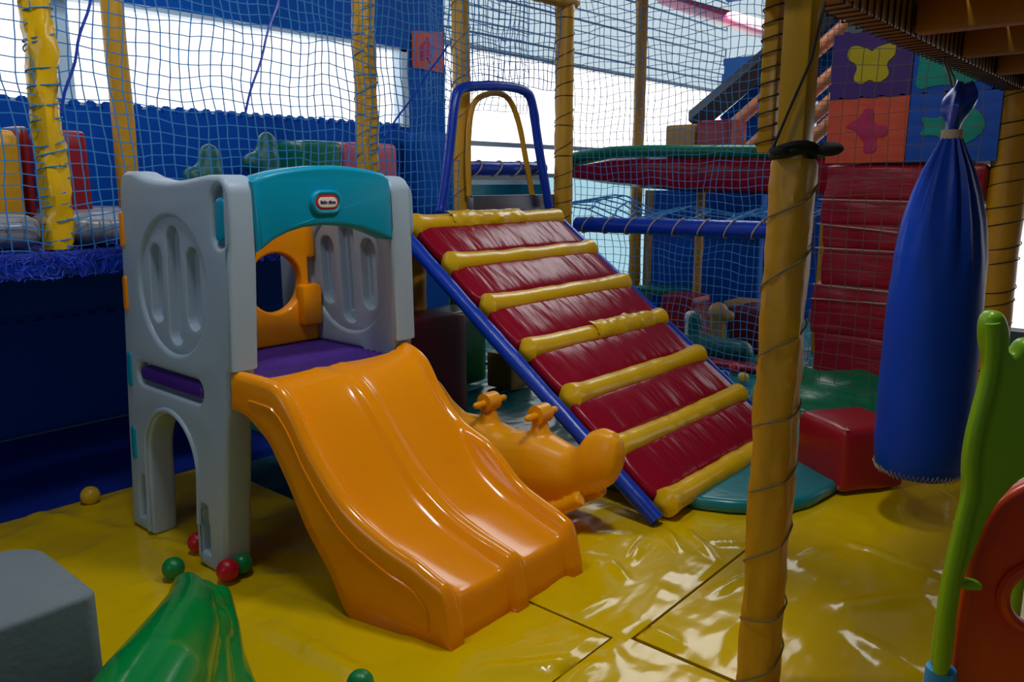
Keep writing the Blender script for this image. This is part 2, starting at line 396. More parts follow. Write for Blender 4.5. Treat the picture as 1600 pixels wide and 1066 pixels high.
def folds(x, y):
    h = 0
    for a, b, w, hh in FOLDS:
        d = b - a; L2 = d.x * d.x + d.y * d.y; t = ((x - a.x) * d.x + (y - a.y) * d.y) / L2; tc = max(0, min(1, t))
        q = math.hypot(x - a.x - d.x * tc, y - a.y - d.y * tc) / w
        if q < 3: h += 1.5 * hh * math.exp(-q * q) * (1 - .6 * abs(2 * tc - 1) ** 2)
    return h
def mat_sheet(name, x0, x1, y0, y1, h, m, label, cat='floor mat', group=None, amp=.011, seed=0, corner=None, n=70):
    mb = MB(); nx = max(8, int((x1 - x0) * n)); ny = max(8, int((y1 - y0) * n)); nx = min(nx, 150); ny = min(ny, 150)
    def fn(i, j):
        u = i / (nx - 1); v = j / (ny - 1); x = x0 + (x1 - x0) * u; y = y0 + (y1 - y0) * v
        e = min(u * (x1 - x0), (1 - u) * (x1 - x0), v * (y1 - y0), (1 - v) * (y1 - y0))
        edge = 1 - max(0, 1 - e / .03) ** 2
        q = Vector((x * 1.7 + seed, y * 3.3, seed)); wv = fbm(q) * amp
        rid = 1 - abs(noise.noise(Vector((x * 2.3 + y * 1.2, y * 3.5 - x, seed + 4)))) * 2
        wv += max(0, rid - .55) * amp * 1.0
        rid2 = 1 - abs(noise.noise(Vector((x * 6 - y * 2, y * 7 + x * 3, seed + 8)))) * 2
        wv += max(0, rid2 - .7) * amp * .35
        near = math.exp(-min(e, 1) / .10)
        wv += near * amp * .45 * noise.noise(Vector((x * 14, y * 14, seed)))
        z = h * edge + (min(wv, amp * 1.2) + (folds(x, y) if m == 'yvinyl' else 0)) * edge - amp * .5
        return Vector((x, y, max(z, .0008)))
    V = mb.grid(fn, nx, ny)
    per = [V[i][0] for i in range(nx)] + [V[-1][j] for j in range(1, ny)] + [V[i][-1] for i in range(nx - 2, -1, -1)] + [V[0][j] for j in range(ny - 2, 0, -1)]
    low = [mb.bm.verts.new((v.co.x, v.co.y, -.04)) for v in per]
    for k in range(len(per)): mb.bm.faces.new((per[k - 1], per[k], low[k], low[k - 1]))
    return tag(mb.obj(name, m, ang=60), label, cat, group)
G = 'yellow vinyl floor mats'
mat_sheet('floor_mat', .25, 1.715, 1.12, 3.27, .006, 'yvinyl', 'yellow vinyl mat under the grey playhouse and its slide, left of the seam', group=G, seed=1)
mat_sheet('floor_mat', 1.725, 3.30, 1.075, 2.05, .006, 'yvinyl', 'yellow vinyl mat in front of the padded ramp foot', group=G, seed=2)
mat_sheet('floor_mat', .25, 1.75, -.6, 1.114, .006, 'yvinyl', 'yellow vinyl mat at the bottom edge of the photo, nearest the camera', group=G, seed=3)
mat_sheet('floor_mat', 1.765, 4.9, -.9, 1.066, .006, 'yvinyl', 'wide yellow vinyl mat under the hanging blue bag and yellow post', group=G, seed=4)
mat_sheet('floor_mat', -1.0, 2.1, 3.275, 4.34, .006, 'bluefloor', 'dark blue floor mat in the recess under the play platform', seed=5, amp=.008)
# teal mat with a rounded, puffed front
mb = MB()
tp = smoothpoly([(2.64, 1.36), (2.84, 1.055), (3.20, 1.0), (3.95, .99), (3.98, 1.6), (3.9, 2.0), (2.6, 2.02)], 2)
mb.panel([tp], .028, .025, lambda u, v, w_: Vector((u, v, .03 + w_ + .008 * noise.noise(Vector((u * 6, v * 6, 0))))), 4)
tag(mb.obj('floor_mat', 'tealvinyl'), 'teal vinyl mat with rounded corner between the ramp foot and the red cube', 'floor mat')
mat_sheet('floor_mat', 2.12, 4.0, 2.06, 4.2, .012, 'tealvinyl', 'teal vinyl mat behind the orange seesaw, under the ramp', seed=7, amp=.01)
mat_sheet('floor_mat', 4.06, 7.2, 1.75, 4.6, .012, 'tealvinyl', 'teal vinyl mat of the ball area behind the blue net', seed=8, amp=.01)

# ================================================================== PLAYHOUSE WITH SLIDE
house = thing('playhouse_slide', 'grey toddler playhouse with teal arch, purple floor and double orange slide', 'playhouse slide', (1.58, 2.5, 0))
def side_panel(side):
    sg = 1 if side == 'L' else -1
    # (u = Y, v = Z)
    out = [(2.885, .008), (2.88, .4), (2.865, .8), (2.845, 1.17)]
    out += [(2.84 - .055 * (1 - math.cos(t)), 1.225 + .062 * math.sin(t)) for t in [k * math.pi / 2 / 6 for k in range(7)]]
    out += [(2.74, 1.284), (2.68, 1.268), (2.6, 1.257), (2.5, 1.253), (2.4, 1.257), (2.32, 1.266), (2.26, 1.272), (2.21, 1.272)]
    out += [(2.20 - .055 * math.sin(t), 1.217 + .055 * math.cos(t)) for t in [k * math.pi / 2 / 6 for k in range(7)]]
    out += [(2.147, 1.0), (2.155, .69), (2.175, .685), (2.185, .56), (2.20, .5), (2.235, .008), (2.395, .008)]
    cx, r, sp = 2.56, .168, .315
    out += [(2.402, .2), (2.395, .26)] + [(cx - r * math.cos(t), sp + r * math.sin(t)) for t in [k * math.pi / 14 for k in range(15)]] + [(2.728, .26), (2.725, .2), (2.73, .008)]
    cy_, cz_, RR = (2.505 if side == 'L' else 2.425), .92, .222
    slots = [stadium(cy_, cz_, .088, .386), stadium(cy_ - .122, cz_, .084, .26), stadium(cy_ + .122, cz_, .084, .26)]
    legs = [[(y - .026, z0), (y + .026, z0), (y + .026, z0 + .105), (y + .019, z0 + .12), (y + .019, z0 + .16), (y - .019, z0 + .16), (y - .019, z0 + .12), (y - .026, z0 + .105)] for y, z0 in ((2.355, .055), (2.79, .055))]
    ins = stadium(2.195, 1.15, .078, .178)
    bar = stadium(2.555, .597, .445, .078)
    def fn(u, v, w_):
        lean = .045 * v / 1.25
        if side == 'L': return Vector((1.235 + lean + w_, u, v))
        return Vector((1.935 - lean - w_, u, v))
    mb = MB()
    hh = .048
    mb.panel([out, circle(cy_, cz_, RR, 48), ins, bar] + legs, hh, .016, fn, 4)
    mb.panel([circle(cy_, cz_, RR + .012, 48)] + slots, .036, .006, fn)
    slit = [stadium(cy_, cz_, .016, .31), stadium(cy_ - .125, cz_, .012, .18), stadium(cy_ + .125, cz_, .012, .18)]
    mb.panel([circle(cy_, cz_, RR + .01, 48)] + [[(a + (.024 if side == 'R' else -.02), b) for a, b in s] for s in slit], .005, .001, fn)
    for lp in legs + [ins, bar]:
        cyy = sum(p[0] for p in lp) / len(lp); czz = sum(p[1] for p in lp) / len(lp)
        mb.panel([[(cyy + (p[0] - cyy) * 1.15, czz + (p[1] - czz) * 1.1) for p in lp]], .012, .001, fn)
    # raised lip round the doorway
    arch = [fn(cx - (r + .016) * math.cos(t), sp + (r + .016) * math.sin(t), -hh) for t in [k * math.pi / 20 for k in range(21)]]
    arch = [fn(2.385, .15, -hh)] + arch + [fn(2.742, .15, -hh), fn(2.745, .02, -hh)]
    mb.tube(arch, .009, 8)
    p = mb.obj('side_panel', 'grey', house)
    mb = MB(); mb.panel([stadium(2.192, 1.14, .058, .135)], .026, .01, lambda u, v, w_: fn(u, v, w_ - .022)); mb.obj('window_plug', 'teal', p)
    mb = MB(); mb.panel([stadium(2.555, .597, .425, .052)], .028, .012, lambda u, v, w_: fn(u, v, w_ - .016)); mb.obj('trim_bar', 'purple', p)
    for z, m in ((1.09, 'orange'), (.87, 'orange'), (.6, 'teal'), (.33, 'teal')):
        mb = MB(); mb.panel([stadium(2.832, z, .03, .125)], .012, .006, lambda u, v, w_: fn(u, v, w_ - .042)); mb.obj('clip', m, p)
    return p
side_panel('L'); side_panel('R')
# header arch
hp = [(390, 284), (400, 274), (425, 267), (455, 262), (485, 259), (515, 258.5), (545, 261), (575, 266), (594, 271), (603, 279), (606, 300), (610, 374), (601, 374), (585, 367), (560, 358), (530, 353), (500, 351.5), (470, 355), (445, 363), (425, 374), (410, 386), (400, 394)]
HY = 2.15
hl = [(onY(x, y, HY).x, onY(x, y, HY).z) for x, y in hp]
mb = MB(); mb.panel([hl], .04, .016, lambda u, v, w_: Vector((u, HY + .012 - w_ + .10 * (u - 1.58) ** 2, v)))
hd = mb.obj('header_arch', 'teal', house)
bc = onY(507, 316, HY - .02); bx, bz = bc.x, bc.z; yb = lambda u: HY - .029 + .10 * (u - 1.58) ** 2
mb = MB(); mb.panel([stadium(bx, bz, .118, .076), stadium(bx, bz, .088, .048)], .012, .007, lambda u, v, w_: Vector((u, yb(u) - w_ + .002, v))); mb.obj('badge_rim', 'teal', hd)
mb = MB(); mb.panel([stadium(bx, bz, .088, .050)], .006, .002, lambda u, v, w_: Vector((u, yb(u) - w_, v))); mb.obj('badge', 'badgered', hd)
mb = MB(); mb.panel([stadium(bx, bz, .072, .032)], .003, .001, lambda u, v, w_: Vector((u, yb(u) - .0065 - w_, v))); mb.obj('badge_face', 'badgewhite', hd)
def text_mesh(txt, size, fn, name, m, parent, ext=.0006):
    cu = bpy.data.curves.new('t', 'FONT'); cu.body = txt; cu.size = size; cu.align_x = 'CENTER'; cu.align_y = 'CENTER'; cu.extrude = ext; cu.offset = size * .03
    o = bpy.data.objects.new('t', cu); C.objects.link(o); dg = bpy.context.evaluated_depsgraph_get(); dg.update()
    me = bpy.data.meshes.new_from_object(o.evaluated_get(dg))
    for v in me.vertices: v.co = fn(*v.co)
    b = MB(); b.bm.from_mesh(me); bpy.data.meshes.remove(me); bpy.data.objects.remove(o); bpy.data.curves.remove(cu)
    return b.obj(name, m, parent)
text_mesh('little tikes', .0145, lambda u, v, w_: Vector((bx + u, yb(bx + u) - .0105 - w_, bz + v)), 'badge_lettering', 'lettering', hd)
# back panel with round window
BY = 2.64
bo = [(1.30, .64), (1.862, .64), (1.862, .865), (1.825, .865), (1.825, .965), (1.862, .965), (1.862, 1.12), (1.80, 1.17), (1.7, 1.195), (1.58, 1.20), (1.46, 1.195), (1.36, 1.17), (1.30, 1.12)]
bh = onY(431, 443, BY - .02)
mb = MB(); mb.panel([bo, circle(bh.x, bh.z, .112, 40)], .026, .012, lambda u, v, w_: Vector((u, BY + w_, v)))
mb.box((1.815, BY - .032, .785), (.09, .06, .16), .016)
mb.obj('back_panel', 'orange', house)
# purple deck with grooves
mb = MB(); nY = 120
def deck(i, j):
    y = 2.168 + (2.74 - 2.168) * j / (nY - 1)
    g = .004 if (math.sin((y - 2.14) / .033 * 2 * math.pi) > .55) else 0
    return Vector((1.275 + (1.895 - 1.275) * i / 3, y, .635 + g))
V = mb.grid(deck, 4, nY)
mb.box((1.585, 2.44, .60), (.62, .60, .06), .01)
mb.obj('platform_floor', 'purple', house)
# ---- slide
lane = [(1.40, .120), (1.45, .127), (1.49, .140), (1.56, .165), (1.67, .212), (1.775, .285), (1.84, .352), (1.9, .43), (1.95, .495), (2.0, .56), (2.05, .61), (2.10, .641), (2.17, .651)]
railL = [(1.40, .165), (1.45, .18), (1.488, .197), (1.539, .226), (1.61, .25), (1.666, .277), (1.72, .305), (1.775, .346), (1.84, .421), (1.905, .516), (1.947, .600), (1.98, .648), (2.015, .675), (2.08, .684), (2.17, .69)]
railR = [(1.40, .165), (1.45, .18), (1.472, .194), (1.561, .228), (1.62, .252), (1.667, .283), (1.72, .335), (1.777, .382), (1.83, .402), (1.892, .428), (1.95, .475), (2.011, .545), (2.05, .615), (2.085, .652), (2.13, .672), (2.17, .68)]
ridge = [(1.40, .155), (1.45, .165), (1.49, .182), (1.56, .20), (1.67, .245), (1.775, .318), (1.84, .386), (1.9, .462), (1.95, .525), (2.0, .585), (2.05, .625), (2.10, .640), (2.17, .650)]
low = [(1.76, 0.0), (1.79, .054), (1.81, .11), (1.9, .24), (1.96, .368), (2.03, .496), (2.114, .565), (2.17, .575)]
def slide_row(y, ys, k=1.0, flat=False):
    xl = 1.21 + (2.2 - y) * .165 / .76; xr = 1.93 + (2.2 - y) * .05 / .76; W = xr - xl
    L, RL, RR_, RI, LO = sinterp(lane, y), sinterp(railL, y, .02), sinterp(railR, y, .02), sinterp(ridge, y), sinterp(low, y, .015)
    cat = lambda zc, zl: zc - zl
    P = []
    def rail(z0, dirn):
        return [(0, LO), (0, LO + (z0 - .03 - LO) * .33), (0.001, LO + (z0 - .03 - LO) * .66), (.002, z0 - .025), (.008, z0 - .008), (.02, z0), (.034, z0 - .001), (.044, z0 - .008), (.052, z0 - (z0 - L) * .4), (.062, L + (z0 - L) * .25), (.078, L + .006), (.098, L)]
    left = rail(RL, 1); right = rail(RR_, -1)
    lane_w = [(t * W, L - .004 * math.sin(math.pi * (t * W - .098) / .16)) for t in ()]
    pts = [(xl + a, z) for a, z in left]
    m_ = xl + W / 2
    for t in (.3, .6, .9):
        a = .098 + (W / 2 - .05 - .098) * t; pts.append((xl + a, L - .004 * math.sin(math.pi * t)))
    rd = RI - L
    mid = [(-.048, L + .002), (-.036, L + rd * .35), (-.026, L + rd * .8), (-.014, RI - .001), (-.005, RI - .003), (.005, RI - .003), (.014, RI - .001), (.026, L + rd * .8), (.036, L + rd * .35), (.048, L + .002)]
    pts += [(m_ + a, z) for a, z in mid]
    for t in (.9, .6, .3):
        a = .098 + (W / 2 - .05 - .098) * t; pts.append((xr - a, L - .004 * math.sin(math.pi * t)))
    pts += [(xr - a, z) for a, z in right[::-1]]
    out = []
    for n_, (x, z) in enumerate(pts):
        prot = 0
        if k < 1:   # front skirt: rails and ridge stand a little proud of the lane lips
            if n_ < 9 or n_ >= len(pts) - 9 or (17 <= n_ <= 22): prot = -.022 * (1 - k) ** .5
        out.append(Vector((x, ys + prot, LO * 0 + z * k if k < 1 else z)))
    return out
rows = [[Vector((p.x, 2.172, min(p.z, .60))) for p in slide_row(2.17, 2.17)]]
N = 70
for i in range(N): y = 2.17 - (2.17 - 1.452) * i / (N - 1); rows.append(slide_row(y, y))
for k, dy in ((.97, .006), (.9, .012), (.75, .017), (.5, .022), (.25, .026), (0.0, .03)): rows.append(slide_row(1.452, 1.452 - dy, max(k, .012)))
mb = MB(); mb.grid(lambda i, j: rows[i][j], len(rows), len(rows[0]))
# moulded line on the near flank
fl_ = []
for i in range(40):
    y = 2.1 - (2.1 - 1.53) * i / 39; x = 1.21 + (2.2 - y) * .165 / .76
    fl_.append(Vector((x - .001, y, interp(railL, y) - .075)))
fl_ += [Vector((1.21 + (2.2 - y) * .165 / .76 - .001, y, z)) for y, z in ((1.50, .115), (1.485, .09), (1.482, .06), (1.49, .03))]
mb.tube(fl_, .0045, 6)
sl = mb.obj('slide', 'orange', house, ang=55)
sd = sl.modifiers.new('thick', 'SOLIDIFY'); sd.thickness = .006; sd.offset = -1

# ================================================================== PADDED RAMP
ramp = thing('climbing_ramp', 'sloping red padded climbing ramp with yellow roll rungs and blue side tubes', 'climbing ramp', (3.0, 1.43, 0))
R0 = Vector((0, 1.425, .052)); R1 = Vector((0, 2.775, 1.040)); SL = (R1 - R0); LEN = SL.length; sdv = SL.normalized(); nrm = Vector((0, -sdv.z, sdv.y))
RX0, RX1 = 2.50, 3.60
slope_m = Matrix(((1, 0, 0, 0), (0, sdv.y, nrm.y, 0), (0, sdv.z, nrm.z, 0), (0, 0, 0, 1)))
mb = MB(); mb.box((0, 0, 0), (RX1 - RX0 - .02, LEN + .02, .03), .004, mtx=Matrix.Translation(Vector(((RX0 + RX1) / 2, 0, 0)) + (R0 + R1) / 2 - nrm * .045) @ slope_m); mb.obj('base_board', 'black', ramp)
for i in range(6):
    c = R0 + SL * ((i + .5) / 6) + nrm * .004
    mb = MB(); mb.soft((RX0 / 2 + RX1 / 2, c.y, c.z), (RX1 - RX0 - .02 + .02 * math.sin(i * 2.3), LEN / 6 - .045, .07), .03, 17, .014, .006, 6, mtx=slope_m, seed=i)
    mb.obj('pad', 'red', ramp)
for i in range(7):
    c = R0 + SL * (i / 6) + nrm * .02
    mb = MB(); x0, x1 = RX0 - .008, RX1 + .01; n = 46; pts = []; rad = []
    for k in range(n):
        t = k / (n - 1); x = x0 + (x1 - x0) * t
        e = min(t, 1 - t) * (x1 - x0)
        rr = .050 * (1 + .12 * noise.noise(Vector((x * 7, i * 3.7, 0))) + .06 * noise.noise(Vector((x * 22, i, 5))))
        rr *= 1.18 - .18 * min(1, e / .10)
        if e < .035: rr *= math.sqrt(max(.04, 1 - (1 - e / .035) ** 2))
        pts.append(Vector((x, c.y, c.z - .006 * math.sin(t * math.pi) + .004 * noise.noise(Vector((x * 5, i, 2)))))); rad.append(rr)
    mb.tube(pts, rad, 18)
    rl = mb.obj('rung_roll', 'yroll', ramp)
    if i in (3, 6):      # loose extra sleeve of vinyl
        mb = MB(); a, b = (.42, .86) if i == 3 else (.20, .68)
        def sleeve(p, q, i=i, a=a, b=b, c=c):
            t = p / 39; x = RX0 + (RX1 - RX0) * (a + (b - a) * t + (.02 * noise.noise(Vector((q * .7, i, 1))) if p in (0, 39) else 0)); ang = -1.1 + 3.5 * q / 15
            rr = .057 + .012 * max(0, noise.noise(Vector((x * 9, q * .3, i)))) + .006 * noise.noise(Vector((x * 26, q * .5, i)))
            return Vector((x, c.y, c.z)) + nrm * (rr * math.sin(ang)) - sdv * (rr * math.cos(ang))
        mb.grid(sleeve, 40, 16)
        so = mb.obj('vinyl_sleeve', 'yroll', rl); so['label'] = 'loose torn yellow vinyl sleeve over the rung'
for x in (RX0 - .045, RX1 + .045):
    mb = MB(); a = Vector((x, 0, -.02)) + R0 - sdv * .02; b = Vector((x, 0, -.02)) + R1 + sdv * .06; pts = []; rad = []
    for k in range(40): t = k / 39; pts.append(a.lerp(b, t)); rad.append(.033 * (1 + .1 * noise.noise(Vector((t * 22, x, 0)))))
    mb.tube(pts, rad, 14); mb.obj('side_tube', 'bluetube', ramp)

# ================================================================== ORANGE SEESAW
see = thing('seesaw', 'amber-orange plastic rocker seesaw with two handlebars between slide and ramp', 'seesaw', (2.24, 1.85, 0))
SX = 2.25
ST = [(1.438, .335, .325, .012), (1.448, .375, .255, .036), (1.475, .398, .205, .052), (1.52, .404, .17, .062), (1.57, .382, .145, .070), (1.615, .315, .12, .074), (1.655, .300, .095, .085), (1.73, .318, .065, .105), (1.80, .335, .045, .118), (1.87, .318, .03, .122), (1.94, .305, .02, .122), (2.0, .315, .018, .122), (2.07, .33, .02, .12), (2.15, .328, .04, .112), (2.23, .325, .075, .096), (2.30, .37, .12, .075), (2.36, .435, .18, .06), (2.41, .455, .25, .05), (2.44, .41, .33, .02)]
mb = MB()
def body(i, j):
    t = i / 70 * (len(ST) - 1); k = min(int(t), len(ST) - 2); f = t - k
    y, zt, zb, hw = [ST[k][q] * (1 - f) + ST[k + 1][q] * f for q in range(4)]
    a = 2 * math.pi * j / 28; e = (abs(math.cos(a)) ** 2.6 + abs(math.sin(a)) ** 2.6) ** (-1 / 2.6)
    w = hw * (1 - .22 * max(0, math.sin(a)))
    return Vector((SX + w * e * math.cos(a), y, (zt + zb) / 2 + (zt - zb) / 2 * e * math.sin(a)))
V = mb.grid(body, 71, 28, wrapv=True); mb.cap(V[0][::-1]); mb.cap(V[-1])
for yy in (1.80, 2.06):
    mb.capsule((SX, yy, .27), (SX, yy + .004, .37), .062, 18, .028); mb.ball((SX, yy, .40), .036, 18, (1.0, .9, .9))
for sg in (-1, 1):
    mb.tube([Vector((SX + sg * (.10 - .035 * abs(2 * t - 1) ** 2), 2.28 - .72 * t, .035 + .11 * (2 * t - 1) ** 2 + .006 * math.cos(t * 18))) for t in [k / 30 for k in range(31)]], .026, 12)
mb.remesh(.0065, 7)
mb.obj('body', 'orange2', see)
for yy in (1.80, 2.06):
    mb = MB(); mb.capsule((SX - .075, yy, .40), (SX + .085, yy, .40), .0135, 12); mb.tube([Vector((SX - .032, yy, .402)), Vector((SX + .032, yy, .402))], .037, 20); mb.obj('handlebar', 'orange2', see)

# ================================================================== FOREGROUND YELLOW POST
PB = Vector((1.775, .700, 0)) - r_ * .012
post = thing('padded_post', 'foreground yellow padded post with rope winding, square steel top and black tie', 'post', PB)
topz = 1.30
mb = MB(); mb.box((PB.x, PB.y, .85), (.062, .062, 1.62), .006, mtx=None); mb.obj('steel_pole', 'ysteel', post)
mb = MB(); padded(mb, PB + Vector((0, 0, .012)), PB + Vector((0, 0, topz)), .046, 28, 110, .16, .07, 3.2, 3, .004); mb.obj('padding', 'ypad', post)
mb = MB(); helix(mb, PB + Vector((0, 0, .02)), PB + Vector((0, 0, 1.27)), .0490, 7.6, .0022, 5, 2.1, 3.2, .05); mb.obj('rope', 'ropegrey', post)
mb = MB()
for dz in (0, .012): mb.tube([PB + Vector((math.cos(a) * .045, math.sin(a) * .045, topz + .012 + dz + .006 * math.sin(a * 2))) for a in [2 * math.pi * k / 24 for k in range(24)]], .009, 8, closed=True)
mb.ball(PB + Vector((.005, -.075, topz + .02)), .022, 12, (.8, 1.4, .7)); mb.ball(PB + Vector((-.05, .01, topz + .015)), .016, 12, (1, 1.3, .8))
mb.obj('tie', 'black', post)
mb = MB(); mb.tube([PB + Vector((-.045, .03, topz + .02)), PB + Vector((-.042, .0, topz + .1)), PB + Vector((-.040, -.04, topz + .2)), PB + Vector((0, -.045, topz + .32))], .003, 6); mb.obj('strap', 'netdark', post)

# ================================================================== DECK OVERHEAD
deckt = thing('timber_deck', 'yellow-brown timber deck overhead at top right, beams with rope lashings', 'deck', (3.3, 0, 1.66))
mb = MB(); mb.box((3.05, .755, 1.715), (2.71, .075, .10), .006); mb.obj('beam', 'ywood', deckt)
for k, x in enumerate((2.02, 2.62, 3.2, 3.78, 4.34)):
    mb = MB(); mb.box((x, -.28, 1.715), (.06, 1.98, .09), .005); mb.obj('joist', 'ywood', deckt)
for k in range(14):
    y = .66 - k * .142
    mb = MB(); mb.box((3.17, y, 1.775), (2.44, .134, .022), .002); mb.obj('board', 'ywood', deckt)
mb = MB()
for k in range(43):
    x = 2.02 + k * .055
    z0, z1, y0, y1 = 1.662, 1.768, .714, .797; j = .004 * noise.noise(Vector((k, 0, 0)))
    mb.tube([Vector((x + j, y0, z1)), Vector((x, y0, z0)), Vector((x + .012, y1, z0)), Vector((x + .02, y1, z1))], .0035, 5)
mb.obj('lashing', 'netdark', deckt)

# ================================================================== HANGING BAG
BX, BYY = 3.10, .70
bag = thing('hanging_bag', 'tall blue vinyl punch bag hanging from the timber deck', 'punch bag', (BX, BYY, .19))
prof = [(.19, .02), (.192, .11), (.205, .137), (.235, .150), (.32, .156), (.5, .157), (.7, .155), (.85, .152), (1.0, .144), (1.12, .125), (1.22, .100), (1.30, .072), (1.36, .046), (1.40, .030), (1.42, .027)]
mb = MB(); nz = 80; na = 72
def bagf(i, j):
    z = .19 + (1.42 - .19) * (i / (nz - 1)); a = 2 * math.pi * j / na
    if i < 6: z = .19 + (.235 - .19) * (i / 6) ** 1.6
    r = sinterp(prof, z, .012); pl = max(0, min(1, (z - .88) / .4))
    r *= 1 + pl * .13 * math.sin(a * 13 + 1.3 * math.sin(a * 3)) * (.6 + .4 * math.sin(a * 5 + 1)) + .012 * noise.noise(Vector((math.cos(a) * 2, math.sin(a) * 2, z * 6)))
    return Vector((BX + r * math.cos(a), BYY + r * math.sin(a), z))
V = mb.grid(bagf, nz, na, wrapv=True); mb.cap(V[0][::-1]); mb.cap(V[-1]); mb.obj('bag', 'bag', bag)
mb = MB(); mb.tube([Vector((BX, BYY, 1.395)), Vector((BX, BYY, 1.425))], .034, 20); mb.obj('neck_band', 'rope', bag)
mb = MB()
def tuft(i, j):
    t = i / 14; a = 2 * math.pi * j / 20
    r = .026 + .05 * math.sin(t * 2.6) ** 2 * (1 + .45 * math.sin(a * 4 + t * 3)) * (.6 + .4 * math.sin(a * 2))
    return Vector((BX + .01 * t + r * math.cos(a), BYY - .015 * t + r * math.sin(a) * .8, 1.42 + .155 * t + .012 * math.sin(a * 3) * t))
V = mb.grid(tuft, 15, 20, wrapv=True); mb.cap(V[0][::-1]); mb.cap(V[-1]); mb.obj('gathered_top', 'bluetube', bag)
mb = MB()
for dx in (-.02, .02): mb.tube([Vector((BX + dx, BYY + .01, 1.56)), Vector((BX + dx * 1.6, BYY + .02, 1.60)), Vector((BX + dx, BYY + .04, 1.64)), Vector((BX, BYY + .05, 1.68))], .004, 8)
mb.obj('hook', 'metal', bag)
mb = MB(); zz = []
for k in range(120):
    a = 2 * math.pi * k / 120; up = k % 2
    zz.append(Vector((BX + (.152 if up else .141) * math.cos(a), BYY + (.152 if up else .141) * math.sin(a), (.232 if up else .206) + random.uniform(-.006, .006))))
mb.tube(zz, .0014, 4, closed=True)
mb.obj('stitching', 'rope', bag)

# ================================================================== RED CUBE, GREY BLOCK
cb = [Vector((3.352, 1.199, 0)), Vector((3.171, .989, 0)), Vector((3.464, .789, 0))]
ca = math.atan2(cb[2].y - cb[1].y, cb[2].x - cb[1].x); cs = .31
cc = cb[1] + Vector((math.cos(ca), math.sin(ca), 0)) * cs / 2 + Vector((-math.sin(ca), math.cos(ca), 0)) * cs / 2
mb = MB(); mb.soft((cc.x, cc.y, .012 + .1345), (cs, cs, .265), .022, 15, .008, .004, 8, mtx=Matrix.Rotation(ca, 4, 'Z'))
cube = tag(mb.obj('foam_cube', 'redcube'), 'dark red foam cube with worn corners on the floor beside the hanging bag', 'foam cube')
for o, n_, spread in ((Vector((-.15, -.15, .135)), 14, .03), (Vector((-.15, .14, .135)), 8, .02), (Vector((-.155, -.15, -.12)), 6, .02)):
    mb = MB(); pts = []
    for q in range(n_):
        d = Vector((random.uniform(0, spread), random.uniform(-.008, spread), .0015)) if o.z > 0 else Vector((-.002, random.uniform(0, .012), random.uniform(0, spread)))
        pts.append(Matrix.Rotation(ca, 3, 'Z') @ (o + d) + Vector((cc.x, cc.y, .1465)))
    mb.tube(pts, .0014, 4); mb.obj('scuff', 'rope', cube)
gx0, gx1, gy0, gy1, gr_, gz = .06, .592, 1.632, 2.0, .085, .42
gl = []
for cx_, cy2, a0 in ((gx1 - gr_, gy1 - gr_, 0), (gx0 + gr_, gy1 - gr_, 90), (gx0 + gr_, gy0 + gr_ * .4, 180), (gx1 - gr_ * .4, gy0 + gr_ * .4, 270)):
    rr_ = gr_ if a0 < 180 else gr_ * .4
    gl += [(cx_ + rr_ * math.cos(R(a0 + 11.25 * k)), cy2 + rr_ * math.sin(R(a0 + 11.25 * k))) for k in range(9)]
mb = MB(); mb.panel([gl], gz / 2 - .004, .014, lambda u, v, w_: Vector((u, v, .008 + gz / 2 + w_ + .004 * noise.noise(Vector((u * 9, v * 9, 0))))), 4)
gblock = tag(mb.obj('foam_block', 'greyfab'), 'rounded grey canvas foam block in the bottom left foreground', 'foam block')
mb = MB(); pts = [Vector((gx0 + .30 + .215 * k / 30, gy0 + .006 + .004 * random.random(), gz + .001 + random.uniform(-.006, .003))) for k in range(31)]; mb.tube(pts, .0011, 4); mb.obj('seam_thread', 'rope', gblock)

# ================================================================== GREEN ROCKER (foreground)
gr = thing('rocker_toy', 'glossy green plastic rocker toy in the left foreground beside the grey block', 'rocker', (.80, 1.62, 0))
mb = MB()
def gp(x, y, z): return onZ(x, y, z)
def cap2(a, b, r, rb=None): mb.capsule(a, b, r, 18, rb)
cap2(gp(292, 916, .165), gp(296, 945, .18), .040, .062); cap2(gp(296, 945, .18), gp(284, 990, .21), .062, .086); cap2(gp(284, 990, .21), gp(240, 1080, .235), .086, .112); cap2(gp(240, 1080, .235), gp(170, 1200, .24), .112, .12)
cap2(gp(343, 932, .105), gp(345, 985, .095), .034, .050); cap2(gp(345, 985, .095), gp(350, 1085, .06), .050, .058); cap2(gp(350, 1085, .06), gp(300, 1220, .07), .058, .07)
mb.ball(gp(318, 926, .135), .036, 16); mb.ball(gp(322, 950, .14), .055, 16); mb.ball(gp(322, 985, .15), .065, 16); cap2(gp(318, 945, .13), gp(318, 1000, .13), .042, .06); cap2(gp(318, 1000, .13), gp(295, 1110, .11), .06, .10)
cap2(gp(360, 1030, .05), gp(378, 1090, .045), .038, .042); cap2(gp(378, 1090, .045), gp(335, 1220, .05), .042, .05)
mb.remesh(.0075, 14); mb.obj('body', 'green', gr)
mb = MB(); p = gp(318, 968, .255); mb.ball(p, .012, 12, (1.0, .8, .35)); mb.obj('scuff', 'netdark', gr)
mb = MB(); p = gp(345, 1033, .125); mb.ball(p, .012, 12, (.7, 1.0, .8)); mb.obj('bolt_cap', 'white', gr)

